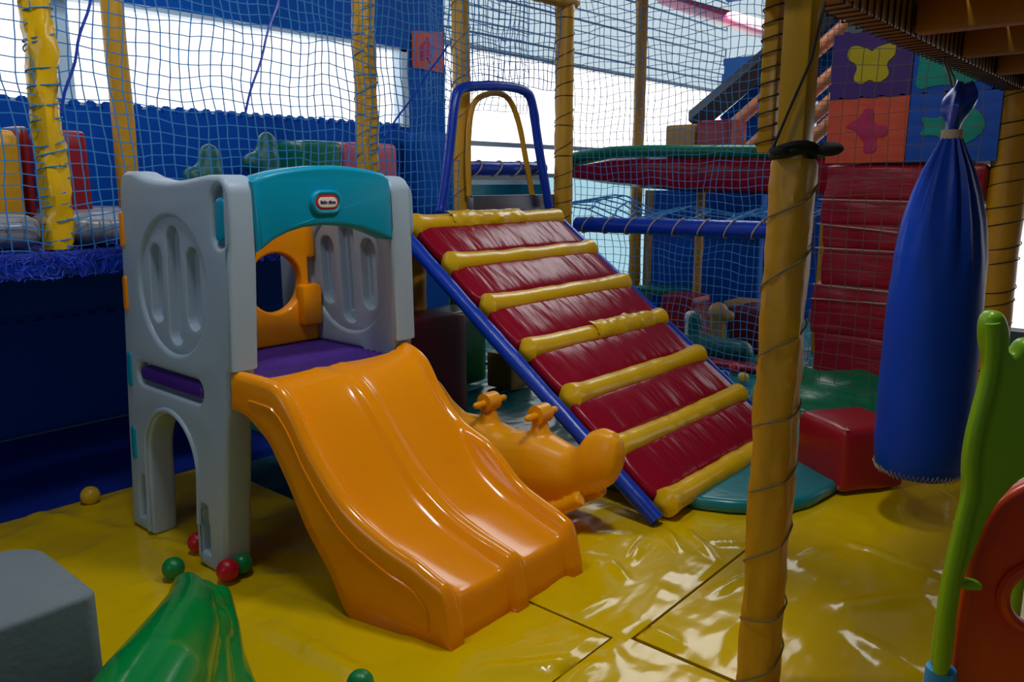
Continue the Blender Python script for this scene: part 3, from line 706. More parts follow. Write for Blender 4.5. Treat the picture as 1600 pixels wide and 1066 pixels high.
# ================================================================== BALLS
def ball(x, y, r, m, label, group='loose play balls', plane=None):
    p = onZ(x, y, .004 + r) ; mb = MB(); mb.ball((0, 0, 0), r, 28)
    o = mb.obj('play_ball', m); o.location = (p.x, p.y, r + .006); return tag(o, label, 'ball', group)
ball(271, 889, .035, 'greenball', 'green plastic ball left of the green rocker tip')
ball(356, 892, .036, 'redball', 'red plastic ball in front of the playhouse leg')
ball(378, 882, .034, 'greenball', 'green plastic ball half hidden behind the red ball at the playhouse leg')
ball(309, 848, .034, 'redball', 'red plastic ball mostly hidden behind the front playhouse leg')
ball(141, 775, .036, 'yball', 'yellow plastic ball at the edge of the dark blue mat')
ball(563, 1069, .034, 'greenball', 'green plastic ball cut off by the bottom edge of the photo')

# ================================================================== LIME / ORANGE-RED TOY PANEL (right foreground)
D0 = 1.36; tn = (-h_).normalized()
def onD(x, y, dd=0): d = ray(x, y); return CAM + d * ((D0 + dd) / (d.x * h_.x + d.y * h_.y))
def toD(p): q = p; return ((q - CAM).dot(r_), q.z)
def fromD(u, v, w_=0): return CAM * 0 + h_ * (D0 - w_) + r_ * u + up_ * v
def loopD(pts): return [toD(onD(x, y)) for x, y in pts]
toy = thing('toy_play_panel', 'lime green and orange-red plastic play panel at the right edge', 'play panel', onD(1560, 1000) * 1.0)
toy.location = (toy.location.x, toy.location.y, 0)
lp = [(1536, 492), (1548, 484), (1562, 487), (1570, 505), (1573, 525), (1570, 545), (1574, 552), (1582, 545), (1590, 533), (1603, 527), (1700, 520), (1700, 640), (1622, 735), (1590, 742), (1562, 770), (1540, 800), (1525, 840), (1508, 880), (1497, 910), (1490, 960), (1480, 1056), (1455, 1056), (1462, 990), (1475, 905), (1486, 860), (1500, 800), (1507, 770), (1505, 725), (1512, 680), (1522, 640), (1536, 590), (1540, 565), (1532, 540), (1531, 510)]
mb = MB(); mb.panel([smoothpoly(loopD(lp), 2)], .022, .016, fromD)
a = [onD(x, y, -.02) for x, y in ((1468, 1050), (1478, 960), (1490, 890), (1508, 810), (1520, 760), (1518, 720), (1526, 670), (1540, 620), (1550, 575), (1552, 530), (1551, 505))]
mb.tube(smoothpoly([tuple(v) for v in a], 2, False), [.012] * len(smoothpoly([tuple(v) for v in a], 2, False)), 10)
mb.obj('side_frame', 'lime', toy)
op = [(1700, 735), (1640, 752), (1590, 775), (1560, 800), (1540, 840), (1525, 880), (1515, 930), (1505, 990), (1497, 1066), (1490, 1160), (1700, 1160)]
hole = [(1571 + 62 + 62 * math.cos(t), 935 + 48 * math.sin(t)) for t in [2 * math.pi * k / 36 for k in range(36)]]
mb = MB(); mb.panel([smoothpoly(loopD(op), 1), loopD(hole)], .016, .012, lambda u, v, w_: fromD(u, v, w_ - .03))
rim = [onD(1571 + 62 + 66 * math.cos(t), 935 + 52 * math.sin(t), .012) for t in [2 * math.pi * k / 36 for k in range(36)]]
mb.tube(rim, .012, 8, closed=True)
mb.obj('front_panel', 'orred', toy)
mb = MB(); q = loopD([(1494, 903), (1528, 907), (1533, 914), (1528, 921), (1494, 917)]); mb.panel([smoothpoly(q, 2)], .012, .006, lambda u, v, w_: fromD(u, v, w_ + .0)); mb.obj('latch', 'lime', toy)
mb = MB(); q = onD(1470, 1050); mb.tube([Vector((q.x, q.y, 0.012)), Vector((q.x, q.y, q.z - .02)), Vector((q.x, q.y, q.z + .008)), Vector((q.x, q.y, q.z + .010))], [.04, .028, .026, .018], 20); mb.obj('foot', 'skyblue', toy)
mb = MB(); q = onD(1660, 1050, .03); mb.box((q.x, q.y, .15), (.05, .05, .276), .01); mb.obj('foot', 'skyblue', toy)
mb = MB(); q = [onD(1590, 895, .32), onD(1582, 960, .32)]; mb.capsule(q[0] + up_ * .1, q[1] - up_ * .25, .016); mb.obj('rear_frame', 'lime', toy)

# ================================================================== LEFT PLAY PLATFORM
plat = thing('play_platform', 'raised blue play platform along the left wall, behind the net', 'platform', (2, 3.6, 0))
mb = MB(); mb.box((1.8, 3.65, .98), (4.35, 1.35, .07), .004); mb.obj('deck_board', 'bluefloor', plat)
mb = MB(); mb.box((1.8, 3.0, .965), (4.35, .05, .06), .004); mb.obj('edge_beam', 'bluetube', plat)
for x, y in ((-.2, 3.1), (3.92, 3.9)):
    mb = MB(); mb.tube([Vector((x, y, 0)), Vector((x, y, .95))], .04, 14); mb.obj('leg', 'ypad', plat)
GP = 'grey vinyl platform pads'
for (x0, x1, lab) in ((.2, 1.055, 'grey vinyl pad on the platform at the left edge, left of the wrapped post'), (1.145, 2.2, 'grey vinyl pad on the platform between the wrapped post and the playhouse')):
    mb = MB(); mb.soft(((x0 + x1) / 2, 3.26, 1.018 + .066), (x1 - x0, .44, .11), .05, 15, .01, .006, 5, seed=x0); tag(mb.obj('seat_pad', 'greypad'), lab, 'pad', GP)
mb = MB(); mb.soft((1.45, 3.97, 1.022 + .06), (.7, .42, .10), .045, 11, .01); tag(mb.obj('seat_pad', 'greypad'), 'pale grey pad at the back of the platform beside the smooth yellow post', 'pad', GP)
# sill at ramp top
a, b = onY(735, 306, 3.06), onY(862, 303, 3.06)
mb = MB(); mb.box(((a.x + b.x) / 2, 3.06, (1.02 + a.z) / 2), (b.x - a.x, .05, a.z - 1.02), .004); tag(mb.obj('metal_sill', 'metal'), 'flat grey metal sill at the top of the ramp under the hatch', 'sill')
# hatch frame
hat = thing('hatch_frame', 'blue wrapped tube frame of the hatch at the top of the ramp', 'hatch frame', (3.5, 3.0, 1.1))
hpx = [(688, 332), (694, 300), (703, 230), (710, 160), (716, 140), (735, 134), (790, 134), (822, 141), (832, 158), (840, 220), (850, 280), (858, 324)]
mb = MB(); pts = smoothpoly([tuple(onY(x, y, 2.99)) for x, y in hpx], 2, False)
mb.tube(pts, [.026 * (1 + .14 * noise.noise(Vector((k * .7, 0, 0)))) for k in range(len(pts))], 12); mb.obj('outer_tube', 'bluetube', hat)
ipx = [(733, 306), (731, 250), (733, 190), (740, 158), (760, 146), (785, 145), (800, 160), (812, 195), (820, 240), (828, 285), (832, 306)]
mb = MB(); pts = smoothpoly([tuple(onY(x, y, 3.06)) for x, y in ipx], 2, False); mb.tube(pts, [.016 * (1 + .15 * noise.noise(Vector((k * .8, 3, 0)))) for k in range(len(pts))], 10); mb.obj('inner_hoop', 'ypad', hat)
# posts
PG = 'yellow padded net posts'
def ypost(x, y, z0, z1, r, label, amp=.1, fold=.05, turns=0, cord='netdark', lean=(0, 0), m='ypad', seed=0):
    t = thing('padded_post', label, 'post', (x, y, z0), 0, PG)
    b = Vector((x, y, z0)); tp_ = Vector((x + lean[0], y + lean[1], z1))
    mb = MB(); padded(mb, b, tp_, r, 20, max(20, int((z1 - z0) * 40)), amp, fold, 0, seed, .004); mb.obj('padding', m, t)
    if turns: mb = MB(); helix(mb, b, tp_, r * 1.03, turns, .0026, 5, seed, 0, .02); mb.obj('lashing', cord, t)
    return t
ypost(1.098, 3.06, 1.02, 2.98, .048, 'lumpy yellow vinyl-wrapped post, leftmost of the net posts', .34, .2, 34, 'net', (.03, 0), 'yroll', 1)
ypost(1.63, 3.66, 1.02, 2.98, .047, 'smooth yellow padded post second from left, behind the net', .03, .01, 0, seed=2)
ypost(2.50, 3.06, 1.02, 2.98, .053, 'yellow wrapped post rising behind the teal arch', .16, .10, 22, 'net', (0, 0), 'ypad', 3)
ypost(3.22, 3.14, 1.02, 2.98, .048, 'yellow padded post at the left of the hatch', .05, .02, 10, 'ropegrey', seed=4)
ypost(3.99, 3.03, .012, 2.98, .056, 'tall yellow corner post at the top right of the ramp, wound with cord', .10, .05, 34, 'netdark', seed=5)
ypost(6.3, 3.95, .012, 3.3, .052, 'yellow post standing behind the red padded basin', .04, .02, 0, seed=6)
ypost(4.52, .755, .012, 1.9, .083, 'stout yellow post at the right edge wound with dark cord', .05, .02, 19, 'netdark', seed=7)
ypost(2.92, 3.2, .022, .935, .05, 'yellow padded post under the ramp top, in shadow', .06, .03, seed=8)
# slim lashed stud beside the foreground post, hung from the deck corner
b0 = onX(1209, 60, 2.2)
mb = MB(); mb.box((2.2, b0.y, 1.555), (.045, .045, .45), .006); stud = mb.obj('corner_stud', 'ysteel', deckt)
mb = MB(); helix(mb, Vector((2.2, b0.y, 1.34)), Vector((2.2, b0.y, 1.77)), .028, 11, .0025, 4, 0, 4); mb.obj('cord', 'netdark', stud)
mb = MB(); mb.box((2.12, (b0.y + .755) / 2, 1.775), (.22, abs(b0.y - .755) + .10, .05), .006); mb.obj('bearer', 'ywood', deckt)
# top rails
mb = MB(); padded(mb, (0, 0, 0), (0, 0, .84), .05, 16, 40, .12, .08, 0, 9); bmesh.ops.transform(mb.bm, matrix=Matrix.Translation((3.22, 3.02, 2.30)) @ Matrix.Rotation(R(90), 4, 'Y'), verts=mb.bm.verts)
for v in mb.bm.verts: pass
tag(mb.obj('top_rail', 'ypad'), 'brown-yellow wrapped rail across the top above the hatch', 'rail')

# ---- nets
def skipL(p): return 3.08 < p.x < 3.93 and p.z < 1.74
net('climbing_net', lambda u, v: (.35 + 3.56 * u, 3.0 + .02 * math.sin(u * 9) + .015 * math.sin(v * 4), 1.0 + 1.75 * v - .05 * math.sin(u * 3.14)), 84, 40, 0.0026, 'net', 'blue cord net along the left platform from the edge to the hatch', skip=skipL, seed=1)
net('climbing_net', lambda u, v: (3.25 + .8 * u, 3.42 + .05 * math.sin(u * 5), 1.68 + 1.0 * v), 20, 24, .0022, 'net', 'darker second layer of blue net above the hatch', seed=2, jit=.4)
net('climbing_net', lambda u, v: (4.05 + .03 * math.sin(v * 5) + .03 * math.sin(u * 6), 3.0 - 1.36 * u, .06 + 2.5 * v), 32, 56, .0020, 'net', 'blue cord net between the ramp corner post and the foreground post', seed=3, skip=None)
net('climbing_net', lambda u, v: (4.02, 1.62 - .82 * u, .25 + 1.6 * v), 11, 22, .0019, 'netbrown', 'wide-mesh greyish net in front of the red wrapped column', seed=4, jit=.12)
net('climbing_net', lambda u, v: (5.1, 2.3 - .75 * u, 1.55 + 1.0 * v), 22, 30, .0016, 'netteal', 'teal net in front of the sloping bars between the post and the foam tiles', seed=5, jit=.2)
LN = bpy.data.objects['climbing_net']
for (x0, y0), (x1, y1) in (((143, -10), (95, 175)), ((440, -20), (383, 175)), ((700, 70), (600, 215))):
    a, b = onY(x0, y0, 2.97), onY(x1, y1, 2.97); mb = MB(); mb.tube([a.lerp(b, k / 12) + Vector((.004 * math.sin(k * 1.1), 0, 0)) for k in range(13)], .005, 6); mb.obj('tie_rope', 'bluetube', LN)
# slack sloping web under the basin
net('climbing_net', lambda u, v: (4.3 + .9 * v, 3.35 - 1.7 * u + .2 * v, 1.08 + .06 * v - .08 * math.sin(3.14 * u) + .03 * math.sin(u * 17)), 14, 5, .006, 'net', 'heavy blue rope web slung below the red basin', seed=6, jit=.5)
# fringe
mb = MB()
for k in range(620):
    x = random.uniform(.3, 2.45); z = random.uniform(.945, 1.03); y = random.uniform(2.93, 2.975); pts = [Vector((x, y, z))]
    a = random.uniform(0, 6.28); L = random.uniform(.015, .034)
    for s in range(5):
        a += random.uniform(-1.1, 1.1); pts.append(pts[-1] + Vector((math.cos(a) * L * .5, random.uniform(-.008, .004), math.sin(a) * L * .5 - .006)))
    for p in pts: p.y = min(p.y, 2.974); p.z = max(p.z, .925 + .015 * random.random())
    mb.tube(smoothpoly([tuple(p) for p in pts], 1, False), .0018, 4)
tag(mb.obj('cord_fringe', 'fringe'), 'tangled bright blue cord fringe along the front edge of the platform', 'fringe', kind='stuff')

# ---- soft things on the platform
def softbox(name, px, Y, zb, dz, dy, m, label, cat, group=None, r=.03):
    a, b = onY(px[0], 250, Y), onY(px[1], 250, Y); mb = MB(); mb.soft(((a.x + b.x) / 2, Y + dy / 2, zb + .008 + dz / 2), (b.x - a.x, dy, dz), r, 9, .006)
    return tag(mb.obj(name, m), label, cat, group)
SB = 'soft blocks on the platform'
softbox('soft_block', (-40, 34), 3.52, 1.018, .42, .4, 'yblock', 'yellow soft block at the left edge of the photo', 'soft block', SB)
softbox('soft_block', (36, 50), 3.6, 1.018, .44, .3, 'redcube', 'narrow red soft block beside the yellow block at the left edge', 'soft block', SB, .01)
softbox('soft_block', (88, 140), 3.56, 1.018, .43, .3, 'redcube', 'red soft block between the two left yellow posts', 'soft block', SB, .02)
softbox('soft_block', (476, 536), 3.95, 1.018, .46, .3, 'greenvinyl', 'green soft block behind the teal arch', 'soft block', SB)
softbox('soft_block', (540, 622), 3.95, 1.018, .46, .3, 'pinkblock', 'pink soft block behind the teal arch, right of the green one', 'soft block', SB)
for (xs, Yd, lab) in (((325, 255), 3.85, 'dark green plastic rocker toy on the platform, its head lower and to the left'), ((415, 240), 3.95, 'dark green plastic rocker toy on the platform with the taller rounded head')):
    mb = MB(); p = onY(xs[0], xs[1], Yd); hx = p.x
    hi = 1.44 if xs[0] < 400 else 1.52
    mb.capsule((hx, Yd, 1.10), (hx, Yd, hi - .14), .10, 16, .075); mb.ball((hx + .01, Yd, hi - .08), .075, 16, (.8, .7, 1.1)); mb.ball((hx - .08, Yd, hi - .17), .06, 14)
    mb.capsule((hx - .13, Yd, 1.16), (hx + .13, Yd, 1.16), .06); mb.capsule((hx - .13, Yd, 1.08), (hx + .13, Yd, 1.08), .05); mb.ball((hx, Yd, 1.115), .1, 16, (1.5, .8, .8))
    mb.remesh(.012, 5); tag(mb.obj('rocker_toy', 'darkgreen'), lab, 'rocker', 'green rockers on the platform')
# poster and pads on the short blue wall
pa, pb = onY(643, 48, WY - .01), onY(692, 112, WY - .01)
mb = MB(); mb.panel([[(pa.x, pb.z), (pb.x, pb.z - .01), (pb.x, pa.z + .03), (pa.x, pa.z)]], .006, .001, lambda u, v, w_: Vector((u, WY - .008 + w_, v)), 1)
po = tag(mb.obj('wall_picture', 'coral'), 'coral foam picture with a dark pink shape on the blue wall by the window', 'picture')
cx, cz = (pa.x + pb.x) / 2, (pa.z + pb.z) / 2
mb = MB(); mb.panel([smoothpoly([(cx - .07, cz - .08), (cx - .01, cz - .03), (cx + .02, cz - .1), (cx + .03, cz + .02), (cx + .08, cz + .05), (cx + .01, cz + .06), (cx, cz + .11), (cx - .04, cz + .04), (cx - .09, cz + .03)], 2)], .004, .001, lambda u, v, w_: Vector((u, WY - .017 + w_, v)), 1)
mb.obj('cutout', 'magenta', po)
mb = MB(); mb.soft((4.05, WY - .11, 1.3), (.42, .12, .56), .03, 9, .01); tag(mb.obj('wall_pad', 'bluewall'), 'blue vinyl wall pad under the coral picture', 'wall pad')

# ================================================================== TUBES, BASIN, BEYOND THE NET
def padtube(name, a, b, r, m, label, ties=0, tm='rope', sag=0):
    t = thing(name, label, 'padded tube', (Vector(a) + Vector(b)) / 2)
    a, b = Vector(a), Vector(b); n = 50; pts = [a.lerp(b, k / 49) - Vector((0, 0, sag * math.sin(math.pi * k / 49))) for k in range(n)]
    mb = MB(); mb.tube(pts, [r * (1 + .06 * noise.noise(Vector((k * .6, r, a.x)))) for k in range(n)], 18); mb.obj('padding', m, t)
    d = (b - a).normalized(); u = d.cross(Vector((0, 0, 1))).normalized(); v = u.cross(d)
    for k in range(ties):
        c = a.lerp(b, (k + .5) / ties) - Vector((0, 0, sag * math.sin(math.pi * (k + .5) / ties)))
        mb = MB(); mb.tube([c + d * (.03 * math.sin(q)) + (u * math.cos(q) + v * math.sin(q)) * r * 1.08 for q in [2 * math.pi * s / 18 for s in range(18)]], .0045, 6, closed=True); mb.obj('rope_tie', tm, t)
    return t
padtube('padded_tube', (4.05, 2.96, .995), (4.03, 1.70, 1.008), .046, 'bluetube', 'long blue padded tube with pale rope ties right of the ramp top', 8)
padtube('padded_tube', (3.27, 3.17, onY(790, 264, 3.17).z), (3.95, 3.16, onY(790, 264, 3.17).z + .005), .040, 'bluetube', 'short blue padded tube with pale rope seen through the hatch', 4)
padtube('padded_tube', tuple(onY(1035, -2, 4.6)), tuple(onX(1225, 56, 5.2)), .06, 'pink', 'pink padded tube sloping down at the top centre', 0)
# red padded basin with green rim
BS = thing('padded_basin', 'long red padded basin with a green rim behind the blue net', 'basin', (5.5, 3.1, 1.3))
BXF = 5.4
top_c = [(868, 271), (880, 264), (900, 257), (950, 247), (1000, 243), (1060, 242), (1310, 242)]
bot_c = [(868, 273), (880, 276), (900, 281), (950, 289), (1000, 295), (1060, 300), (1185, 306), (1310, 309)]
rim_c = [(868, 258), (880, 251), (900, 245), (950, 238), (1000, 236), (1310, 236)]
mb = MB()
def hull(i, j):
    x = 868 + (1310 - 868) * (i / 49) ** 1.3; T = onX(x, interp(top_c, x), BXF); B = onX(x, interp(bot_c, x), BXF)
    hz = (T.z - B.z) / 2; zc = (T.z + B.z) / 2; hx = min(.38, .02 + .38 * math.sin(min(1, i / 22) * math.pi / 2)); a = 2 * math.pi * j / 28
    k = (abs(math.cos(a)) ** 6 + abs(math.sin(a)) ** 6) ** (-1 / 6)
    return Vector((BXF + hx + hx * math.cos(a) * k, T.y, zc + hz * math.sin(a) * k + .006 * noise.noise(Vector((T.y * 6, a * 2, 0)))))
V = mb.grid(hull, 50, 28, wrapv=True); mb.cap(V[0][::-1]); mb.cap(V[-1]); mb.obj('shell', 'red', BS)
mb = MB()
pts = [onX(x, interp(rim_c, x), BXF) + Vector((.03, 0, 0)) for x in [868 + (1310 - 868) * k / 49 for k in range(50)]]
bk = [Vector((BXF + .73, p.y, p.z)) for p in pts[8:]][::-1]
mb.tube(pts + bk, .046, 14, closed=True); mb.obj('rim', 'greenvinyl', BS)
for y in (3.1, 2.1): mb = MB(); mb.tube([Vector((5.9, y, .012)), Vector((5.9, y, 1.25))], .035, 12); mb.obj('leg', 'ypad', BS)
for px, m, lab, ht in (((1040, 1086), 'tan', 'tan foam cube standing on the basin rim', .215), ((1088, 1143), 'redcube', 'dark red foam cube standing on the basin beside the tan one', .235)):
    a, b = onX(px[0], 205, 5.62), onX(px[1], 205, 5.62); mb = MB(); mb.soft((5.75, (a.y + b.y) / 2, 1.468 + ht / 2), (.26, abs(a.y - b.y), ht), .012, 7, .003); tag(mb.obj('foam_cube', m), lab, 'foam cube', 'cubes on the basin')
# dark blue padded partition, light pane, posts beyond
a, b = onX(1020, 300, 6.3), onX(1190, 300, 6.3)
mb = MB(); mb.box((6.36, (a.y + b.y) / 2, .6), (.1, abs(a.y - b.y), 1.16), .01); tag(mb.obj('padded_partition', 'navy'), 'dark blue padded partition behind the net under the basin', 'partition')
a, b = onX(1002, 400, 6.3), onX(1019, 400, 6.3)
mb = MB(); mb.box((6.34, (a.y + b.y) / 2, .6), (.06, .09, 1.16), .006); tag(mb.obj('timber_post', 'tan'), 'tan timber post at the edge of the dark blue partition', 'post')
w = MB(); a, b = onX(880, 400, 7.0), onX(1004, 400, 7.0)
w.box((7.0, (a.y + b.y) / 2, .75), (.04, abs(a.y - b.y) + .5, 1.1)); struct('window_5', w, 'glowteal')
# ball area
def fbox(px, X_, py, dz, dx, m, label, cat='soft block', r=.02, name='soft_block', group='soft blocks behind the net'):
    a, b = onX(px[0], py, X_), onX(px[1], py, X_); z = a.z; mb = MB(); mb.soft((X_ + dx / 2, (a.y + b.y) / 2, max(.02, z - dz) + (z - max(.02, z - dz)) / 2), (dx, abs(a.y - b.y), z - max(.02, z - dz)), r, 7, .004); return tag(mb.obj(name, m), label, cat, group)
fbox((985, 1070), 6.0, 447, .06, .3, 'greenvinyl', 'flat green soft bench behind the net, above the red block', 'bench', name='soft_bench')
fbox((1032, 1084), 5.6, 460, .6, .3, 'redcube', 'red soft block behind the net right of the ramp')
fbox((1140, 1188), 5.5, 480, .6, .4, 'darkmaroon', 'maroon soft block behind the net by the foreground post')
fbox((1130, 1190), 5.9, 470, .05, .3, 'tan', 'thin tan board on top of the maroon block', 'board', .01, 'foam_board')
fbox((1060, 1190), 4.9, 556, .5, .14, 'redstack', 'low red padded border of the ball area', 'border pad', .03, 'border_pad')
mb = MB(); p = onX(1122, 492, 5.35); mb.capsule((p.x, p.y, .03), (p.x, p.y, p.z - .03), .08, 14, .06); mb.ball((p.x, p.y + .0, p.z + .02), .075, 14); mb.ball((p.x, p.y - .09, p.z), .04, 12); mb.remesh(.014, 4); tag(mb.obj('toy_animal', 'tan'), 'small tan toy with a pale rounded head behind the net', 'toy')
mb = MB(); p = onX(1080, 495, 5.3); mb.capsule((p.x, p.y, .03), (p.x, p.y, p.z - .03), .05, 12, .04); mb.ball(p, .05, 14); mb.remesh(.014, 4); tag(mb.obj('toy_animal', 'white'), 'small white toy beside the red block behind the net', 'toy')
mb = MB(); p = onX(1105, 540, 5.1); mb.capsule((p.x, p.y + .25, .1), (p.x, p.y - .25, .1), .09, 14); mb.capsule((p.x, p.y + .1, .12), (p.x, p.y + .1, .30), .05, 14); mb.remesh(.016, 4); tag(mb.obj('rocker_toy', 'darkgreen'), 'dark teal rocker toy lying behind the net', 'rocker')
def fball(x, y, X_, r, m, lab):
    p = onZ(x, y, .05); mb = MB(); mb.ball((0, 0, 0), r, 18); o = mb.obj('play_ball', m); o.location = (p.x, p.y, r + .02); tag(o, lab, 'ball', 'balls behind the net')
fball(1131, 588, 4.4, .036, 'blueball', 'blue ball behind the net at the ramp edge')
fball(1161, 592, 4.4, .036, 'yball', 'yellow ball behind the net beside the foreground post')
fball(1147, 577, 4.4, .036, 'redball', 'red ball behind the net between the blue and yellow balls')
# sloping padded bars and grey stringer
st = thing('sloping_guard', 'sloping stair guard of peach padded bars and a dark grey stringer', 'stair guard', (6.6, 2.2, 1.2))
def bar(p0, p1, X_, r, name, m):
    a, b = onX(*p0, X_), onX(*p1, X_); mb = MB(); mb.tube([a, b], r, 14); mb.obj(name, m, st)
M['peach'] = mat('peach_vinyl', rgb(214, 140, 96), .35)
a, b = onX(1085, 190, 6.4), onX(1330, -15, 6.4); mb = MB(); d = (b - a)
mb.tube([a, b], .105, 4); mb.obj('stringer', 'stairgrey', st)
for p0, p1 in (((1136, 204), (1335, 27)), ((1166, 236), (1335, 85)), ((1195, 250), (1335, 125)), ((1220, 260), (1335, 157))): bar(p0, p1, 6.3, .052, 'padded_bar', 'peach')
mb = MB(); a, b = onX(1145, 215, 6.6), onX(1330, 60, 6.6); mb.tube([a, b], .22, 4, sq=.08); mb.obj('infill', 'navy', st)
a = onX(1260, 60, 6.4); mb = MB(); mb.tube([Vector((6.4, a.y, .0)), Vector((6.4, a.y, a.z - .08))], .04, 12); mb.obj('support_post', 'stairgrey', st)
# things under the ramp
mb = MB(); mb.soft((2.78, 3.05, .012 + .28), (.44, .3, .56), .02, 8, .005); tag(mb.obj('soft_block', 'darkmaroon'), 'dark maroon soft block in the shadow behind the slide', 'soft block')
mb = MB(); mb.soft((2.69, 3.30, .46), (.28, .06, .90), .012, 8, .002); tag(mb.obj('foam_board', 'puzpurple'), 'purple foam panel standing behind the maroon block', 'foam panel')
mb = MB(); p = onZ(815, 640); mb.soft((p.x + .3, p.y + .35, .13), (.2, .2, .22), .015, 7); tag(mb.obj('soft_block', 'tan'), 'small tan soft block in the shadow under the ramp', 'soft block')
mb = MB(); mb.soft((3.34, 3.45, .26), (.5, .3, .46), .03, 8); tag(mb.obj('soft_block', 'greenvinyl'), 'dark green soft block in the shadow under the ramp top', 'soft block')

# ================================================================== RED WRAPPED COLUMN
col = thing('wrapped_column', 'square column wrapped in red padding tied with pale rope', 'column', (4.72, 1.23, 0))
CX, CY0, CY1 = 4.42, .86, 1.60
mb = MB(); mb.box((CX + .35, (CY0 + CY1) / 2, 1.5), (.56, CY1 - CY0 - .08, 2.97)); mb.obj('shaft', 'concrete', col)
zs = [.14, .43, .70, .90, 1.03, 1.16, 1.33]
for k, (z0, z1) in enumerate(zip(zs, zs[1:])):
    mb = MB(); mb.soft((CX + .35, (CY0 + CY1) / 2 + .012 * math.sin(k * 2.2), (z0 + z1) / 2), (.68, CY1 - CY0 + .03 * math.sin(k * 1.7), z1 - z0 + .02), .024, 15, .008, .018, 7, seed=k); mb.obj('pad', 'redstack', col)
mb = MB()
for z, dz in ((1.16, -.01), (1.03, -.07), (.70, -.02), (.90, .0), (.62, .02)):
    pts = [Vector((CX - .014, CY1 + .012, z)), Vector((CX - .02, (CY0 + CY1) / 2, z + dz * .4)), Vector((CX - .014, CY0 - .012, z + dz)), Vector((CX + .7, CY0 - .012, z + dz)), Vector((CX + .7, CY1 + .012, z))]
    mb.tube(pts, .0035, 6, closed=True)
mb.obj('rope', 'rope', col)
mb = MB()
def skirt(i, j):
    t = i / 19; s = j / 39; yv = CY1 + .22 - (CY1 - CY0 + .52) * s
    bul = .045 * noise.noise(Vector((yv * 4, t * 3, 1))); z = .25 * t + .035 * noise.noise(Vector((yv * 5, 0, 4))) * t
    return Vector((CX - .36 + .30 * t ** 1.3 + bul * (.3 + t), yv, max(z, .0)))
V = mb.grid(skirt, 20, 40)
V2 = mb.grid(lambda i, j: Vector((CX - .06 + .06 * i / 3 + .045 * noise.noise(Vector(((CY1 + .22 - (CY1 - CY0 + .52) * j / 39) * 4, 3, 1))) * 1.3 * (1 - i / 3), CY1 + .22 - (CY1 - CY0 + .52) * j / 39, .25 + .035 * noise.noise(Vector(((CY1 + .22 - (CY1 - CY0 + .52) * j / 39) * 5, 0, 4))) - .02 * i / 3)), 4, 40)
sk = mb.obj('skirt', 'greenvinyl', col); md = sk.modifiers.new('t', 'SOLIDIFY'); md.thickness = .02; md.offset = -1
# foam picture tiles on the column
TX = CX + .01; TG = 'foam picture tiles on the column'
def tile(y1, y0, z0, z1, m, m2, label, shape, dx=0.0):
    pts = []
    def side(ax, bx, n=4, out=.012):
        r_ = []
        for k in range(n):
            for f, o in ((.1, 0), (.3, out), (.5, out), (.55, 0)): r_.append((ax[0] + (bx[0] - ax[0]) * (k + f) / n, ax[1] + (bx[1] - ax[1]) * (k + f) / n, o))
        return r_
    zb = [(y1, z0)] + [(u, v) for u, v, o in side((y1, z0), (y0, z0))] + [(y0, z0)] + [(y0, z1)] + [(u, v + o) for u, v, o in side((y0, z1), (y1, z1))] + [(y1, z1)]
    mb = MB(); mb.panel([zb], .009, .001, lambda u, v, w_: Vector((TX + dx + w_, u, v)), 1); t = tag(mb.obj('foam_tile', m), label, 'foam tile', TG)
    cy, cz, sc = (y0 + y1) / 2, (z0 + z1) / 2, (y1 - y0) / 2
    mb = MB(); mb.panel([smoothpoly([(cy - a * sc, cz + b * sc) for a, b in shape], 2)], .004, .001, lambda u, v, w_: Vector((TX + dx - .011 + w_, u, v)), 1); mb.obj('cutout', m2, t)
butter = [(-.55, .55), (-.1, .4), (0, .3), (.1, .42), (.55, .5), (.6, .2), (.35, .0), (.5, -.3), (.2, -.5), (0, -.35), (-.2, -.5), (-.45, -.35), (-.3, 0), (-.65, .2)]
flower = [(-.6, .1), (-.2, .3), (-.05, .6), (.2, .5), (.15, .15), (.6, .1), (.5, -.2), (.25, -.15), (.35, -.55), (-.05, -.6), (0, -.3), (-.15, -.15), (-.3, .05)]
fish = [(-.75, .3), (-.3, .2), (0, .5), (.4, .5), (.75, .1), (.6, -.25), (.2, -.45), (-.1, -.5), (-.3, -.15), (-.75, -.2), (-.6, .05)]
wave = [(-.95, .95), (-.55, .9), (-.3, .4), (.1, .35), (.2, .1), (.9, .2), (.9, -.3), (.3, -.7), (-.4, -.6), (-.95, -.75), (-.85, 0)]
ym = 1.205; zt0, zt1, zt2 = 1.35, 1.675, 2.0
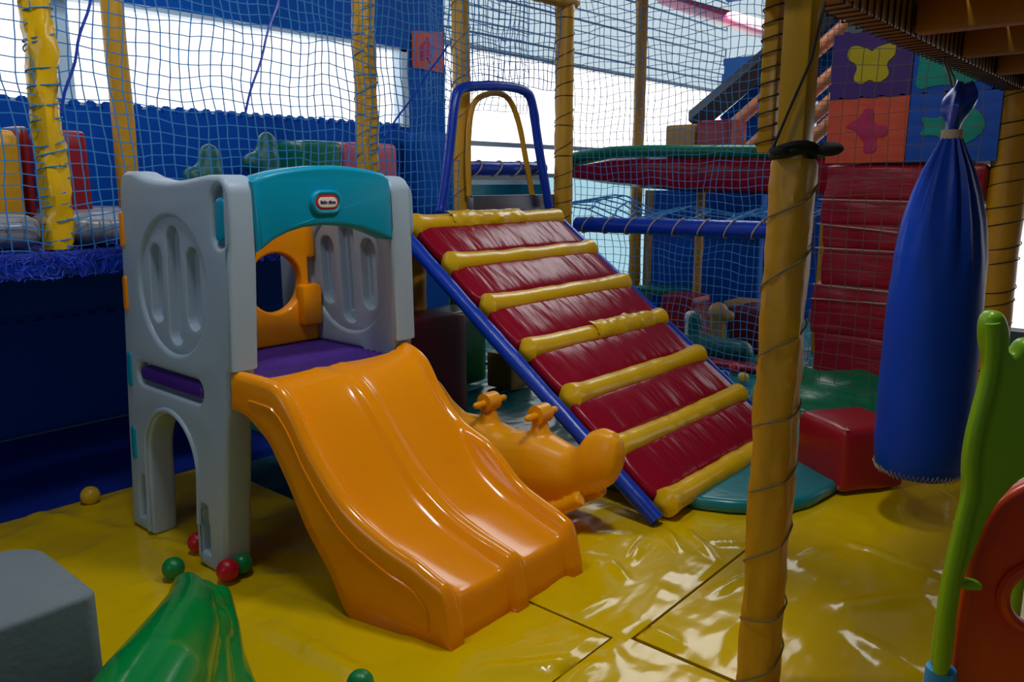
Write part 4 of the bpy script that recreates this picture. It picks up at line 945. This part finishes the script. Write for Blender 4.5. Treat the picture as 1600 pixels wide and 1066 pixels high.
tile(1.60, ym, zt1, zt2, 'puzpurple', 'puzyellow', 'purple foam tile with a yellow winged shape, upper left of the tile panel', butter)
tile(1.60, ym, zt0, zt1 - .002, 'coral', 'magenta', 'coral foam tile with a magenta shape, lower left of the tile panel', flower)
tile(ym - .004, .80, zt1, zt2, 'puzblue', 'puzteal', 'blue foam tile with a large sea-green shape, upper right of the tile panel', wave)
tile(ym - .004, .80, zt0, zt1 - .002, 'puzblue', 'puzteal', 'blue foam tile with a smaller sea-green shape, lower right of the tile panel', fish)

# ================================================================== LIGHT
def area(name, loc, target, sx, sy, power, col):
    l = bpy.data.lights.new(name, 'AREA'); l.shape = 'RECTANGLE'; l.size = sx; l.size_y = sy; l.energy = power; l.color = col
    o = bpy.data.objects.new(name, l); C.objects.link(o); o.location = loc
    o.rotation_euler = (Vector(target) - Vector(loc)).to_track_quat('-Z', 'Y').to_euler(); return o
area('overhead_fill', (1.9, .9, 2.95), (1.9, 1.4, 0), .35, .2, 24, (.97, .98, 1.0))  # added overhead area light, kept small for crisp highlights on the slide
area('overhead_fill', (.9, 1.9, 2.95), (1.3, 2.4, .3), .35, .2, 12.5, (.97, .98, 1.0))  # second small light added above the playhouse, without any fixture
area('left_fill', (-1.7, 1.5, 1.5), (1.2, 3.3, .6), 1.2, 1.0, 7, (.85, .93, 1.0))  # added fill from the left, set low to reach under the platform
area('overhead_fill', (1.4, 3.3, 2.95), (1.4, 4.0, 1.2), 2.4, .3, 11, (.9, .96, 1.0))  # added to brighten the left platform and its blue wall
area('overhead_fill', (5.6, 2.8, 2.95), (3.2, 2.0, .5), 1.2, 1.2, 24, (.95, .98, 1.0))  # added fill beyond the net, aimed back at the ramp; no fixture
wd = bpy.data.worlds.new('world'); bpy.context.scene.world = wd; wd.use_nodes = True
bg = wd.node_tree.nodes['Background']; bg.inputs[0].default_value = (.75, .87, 1.0, 1); bg.inputs[1].default_value = .075
vs = bpy.context.scene.view_settings; vs.view_transform = 'Standard'; vs.look = 'None'; vs.exposure = 0; vs.gamma = 1; vs.use_curve_mapping = False
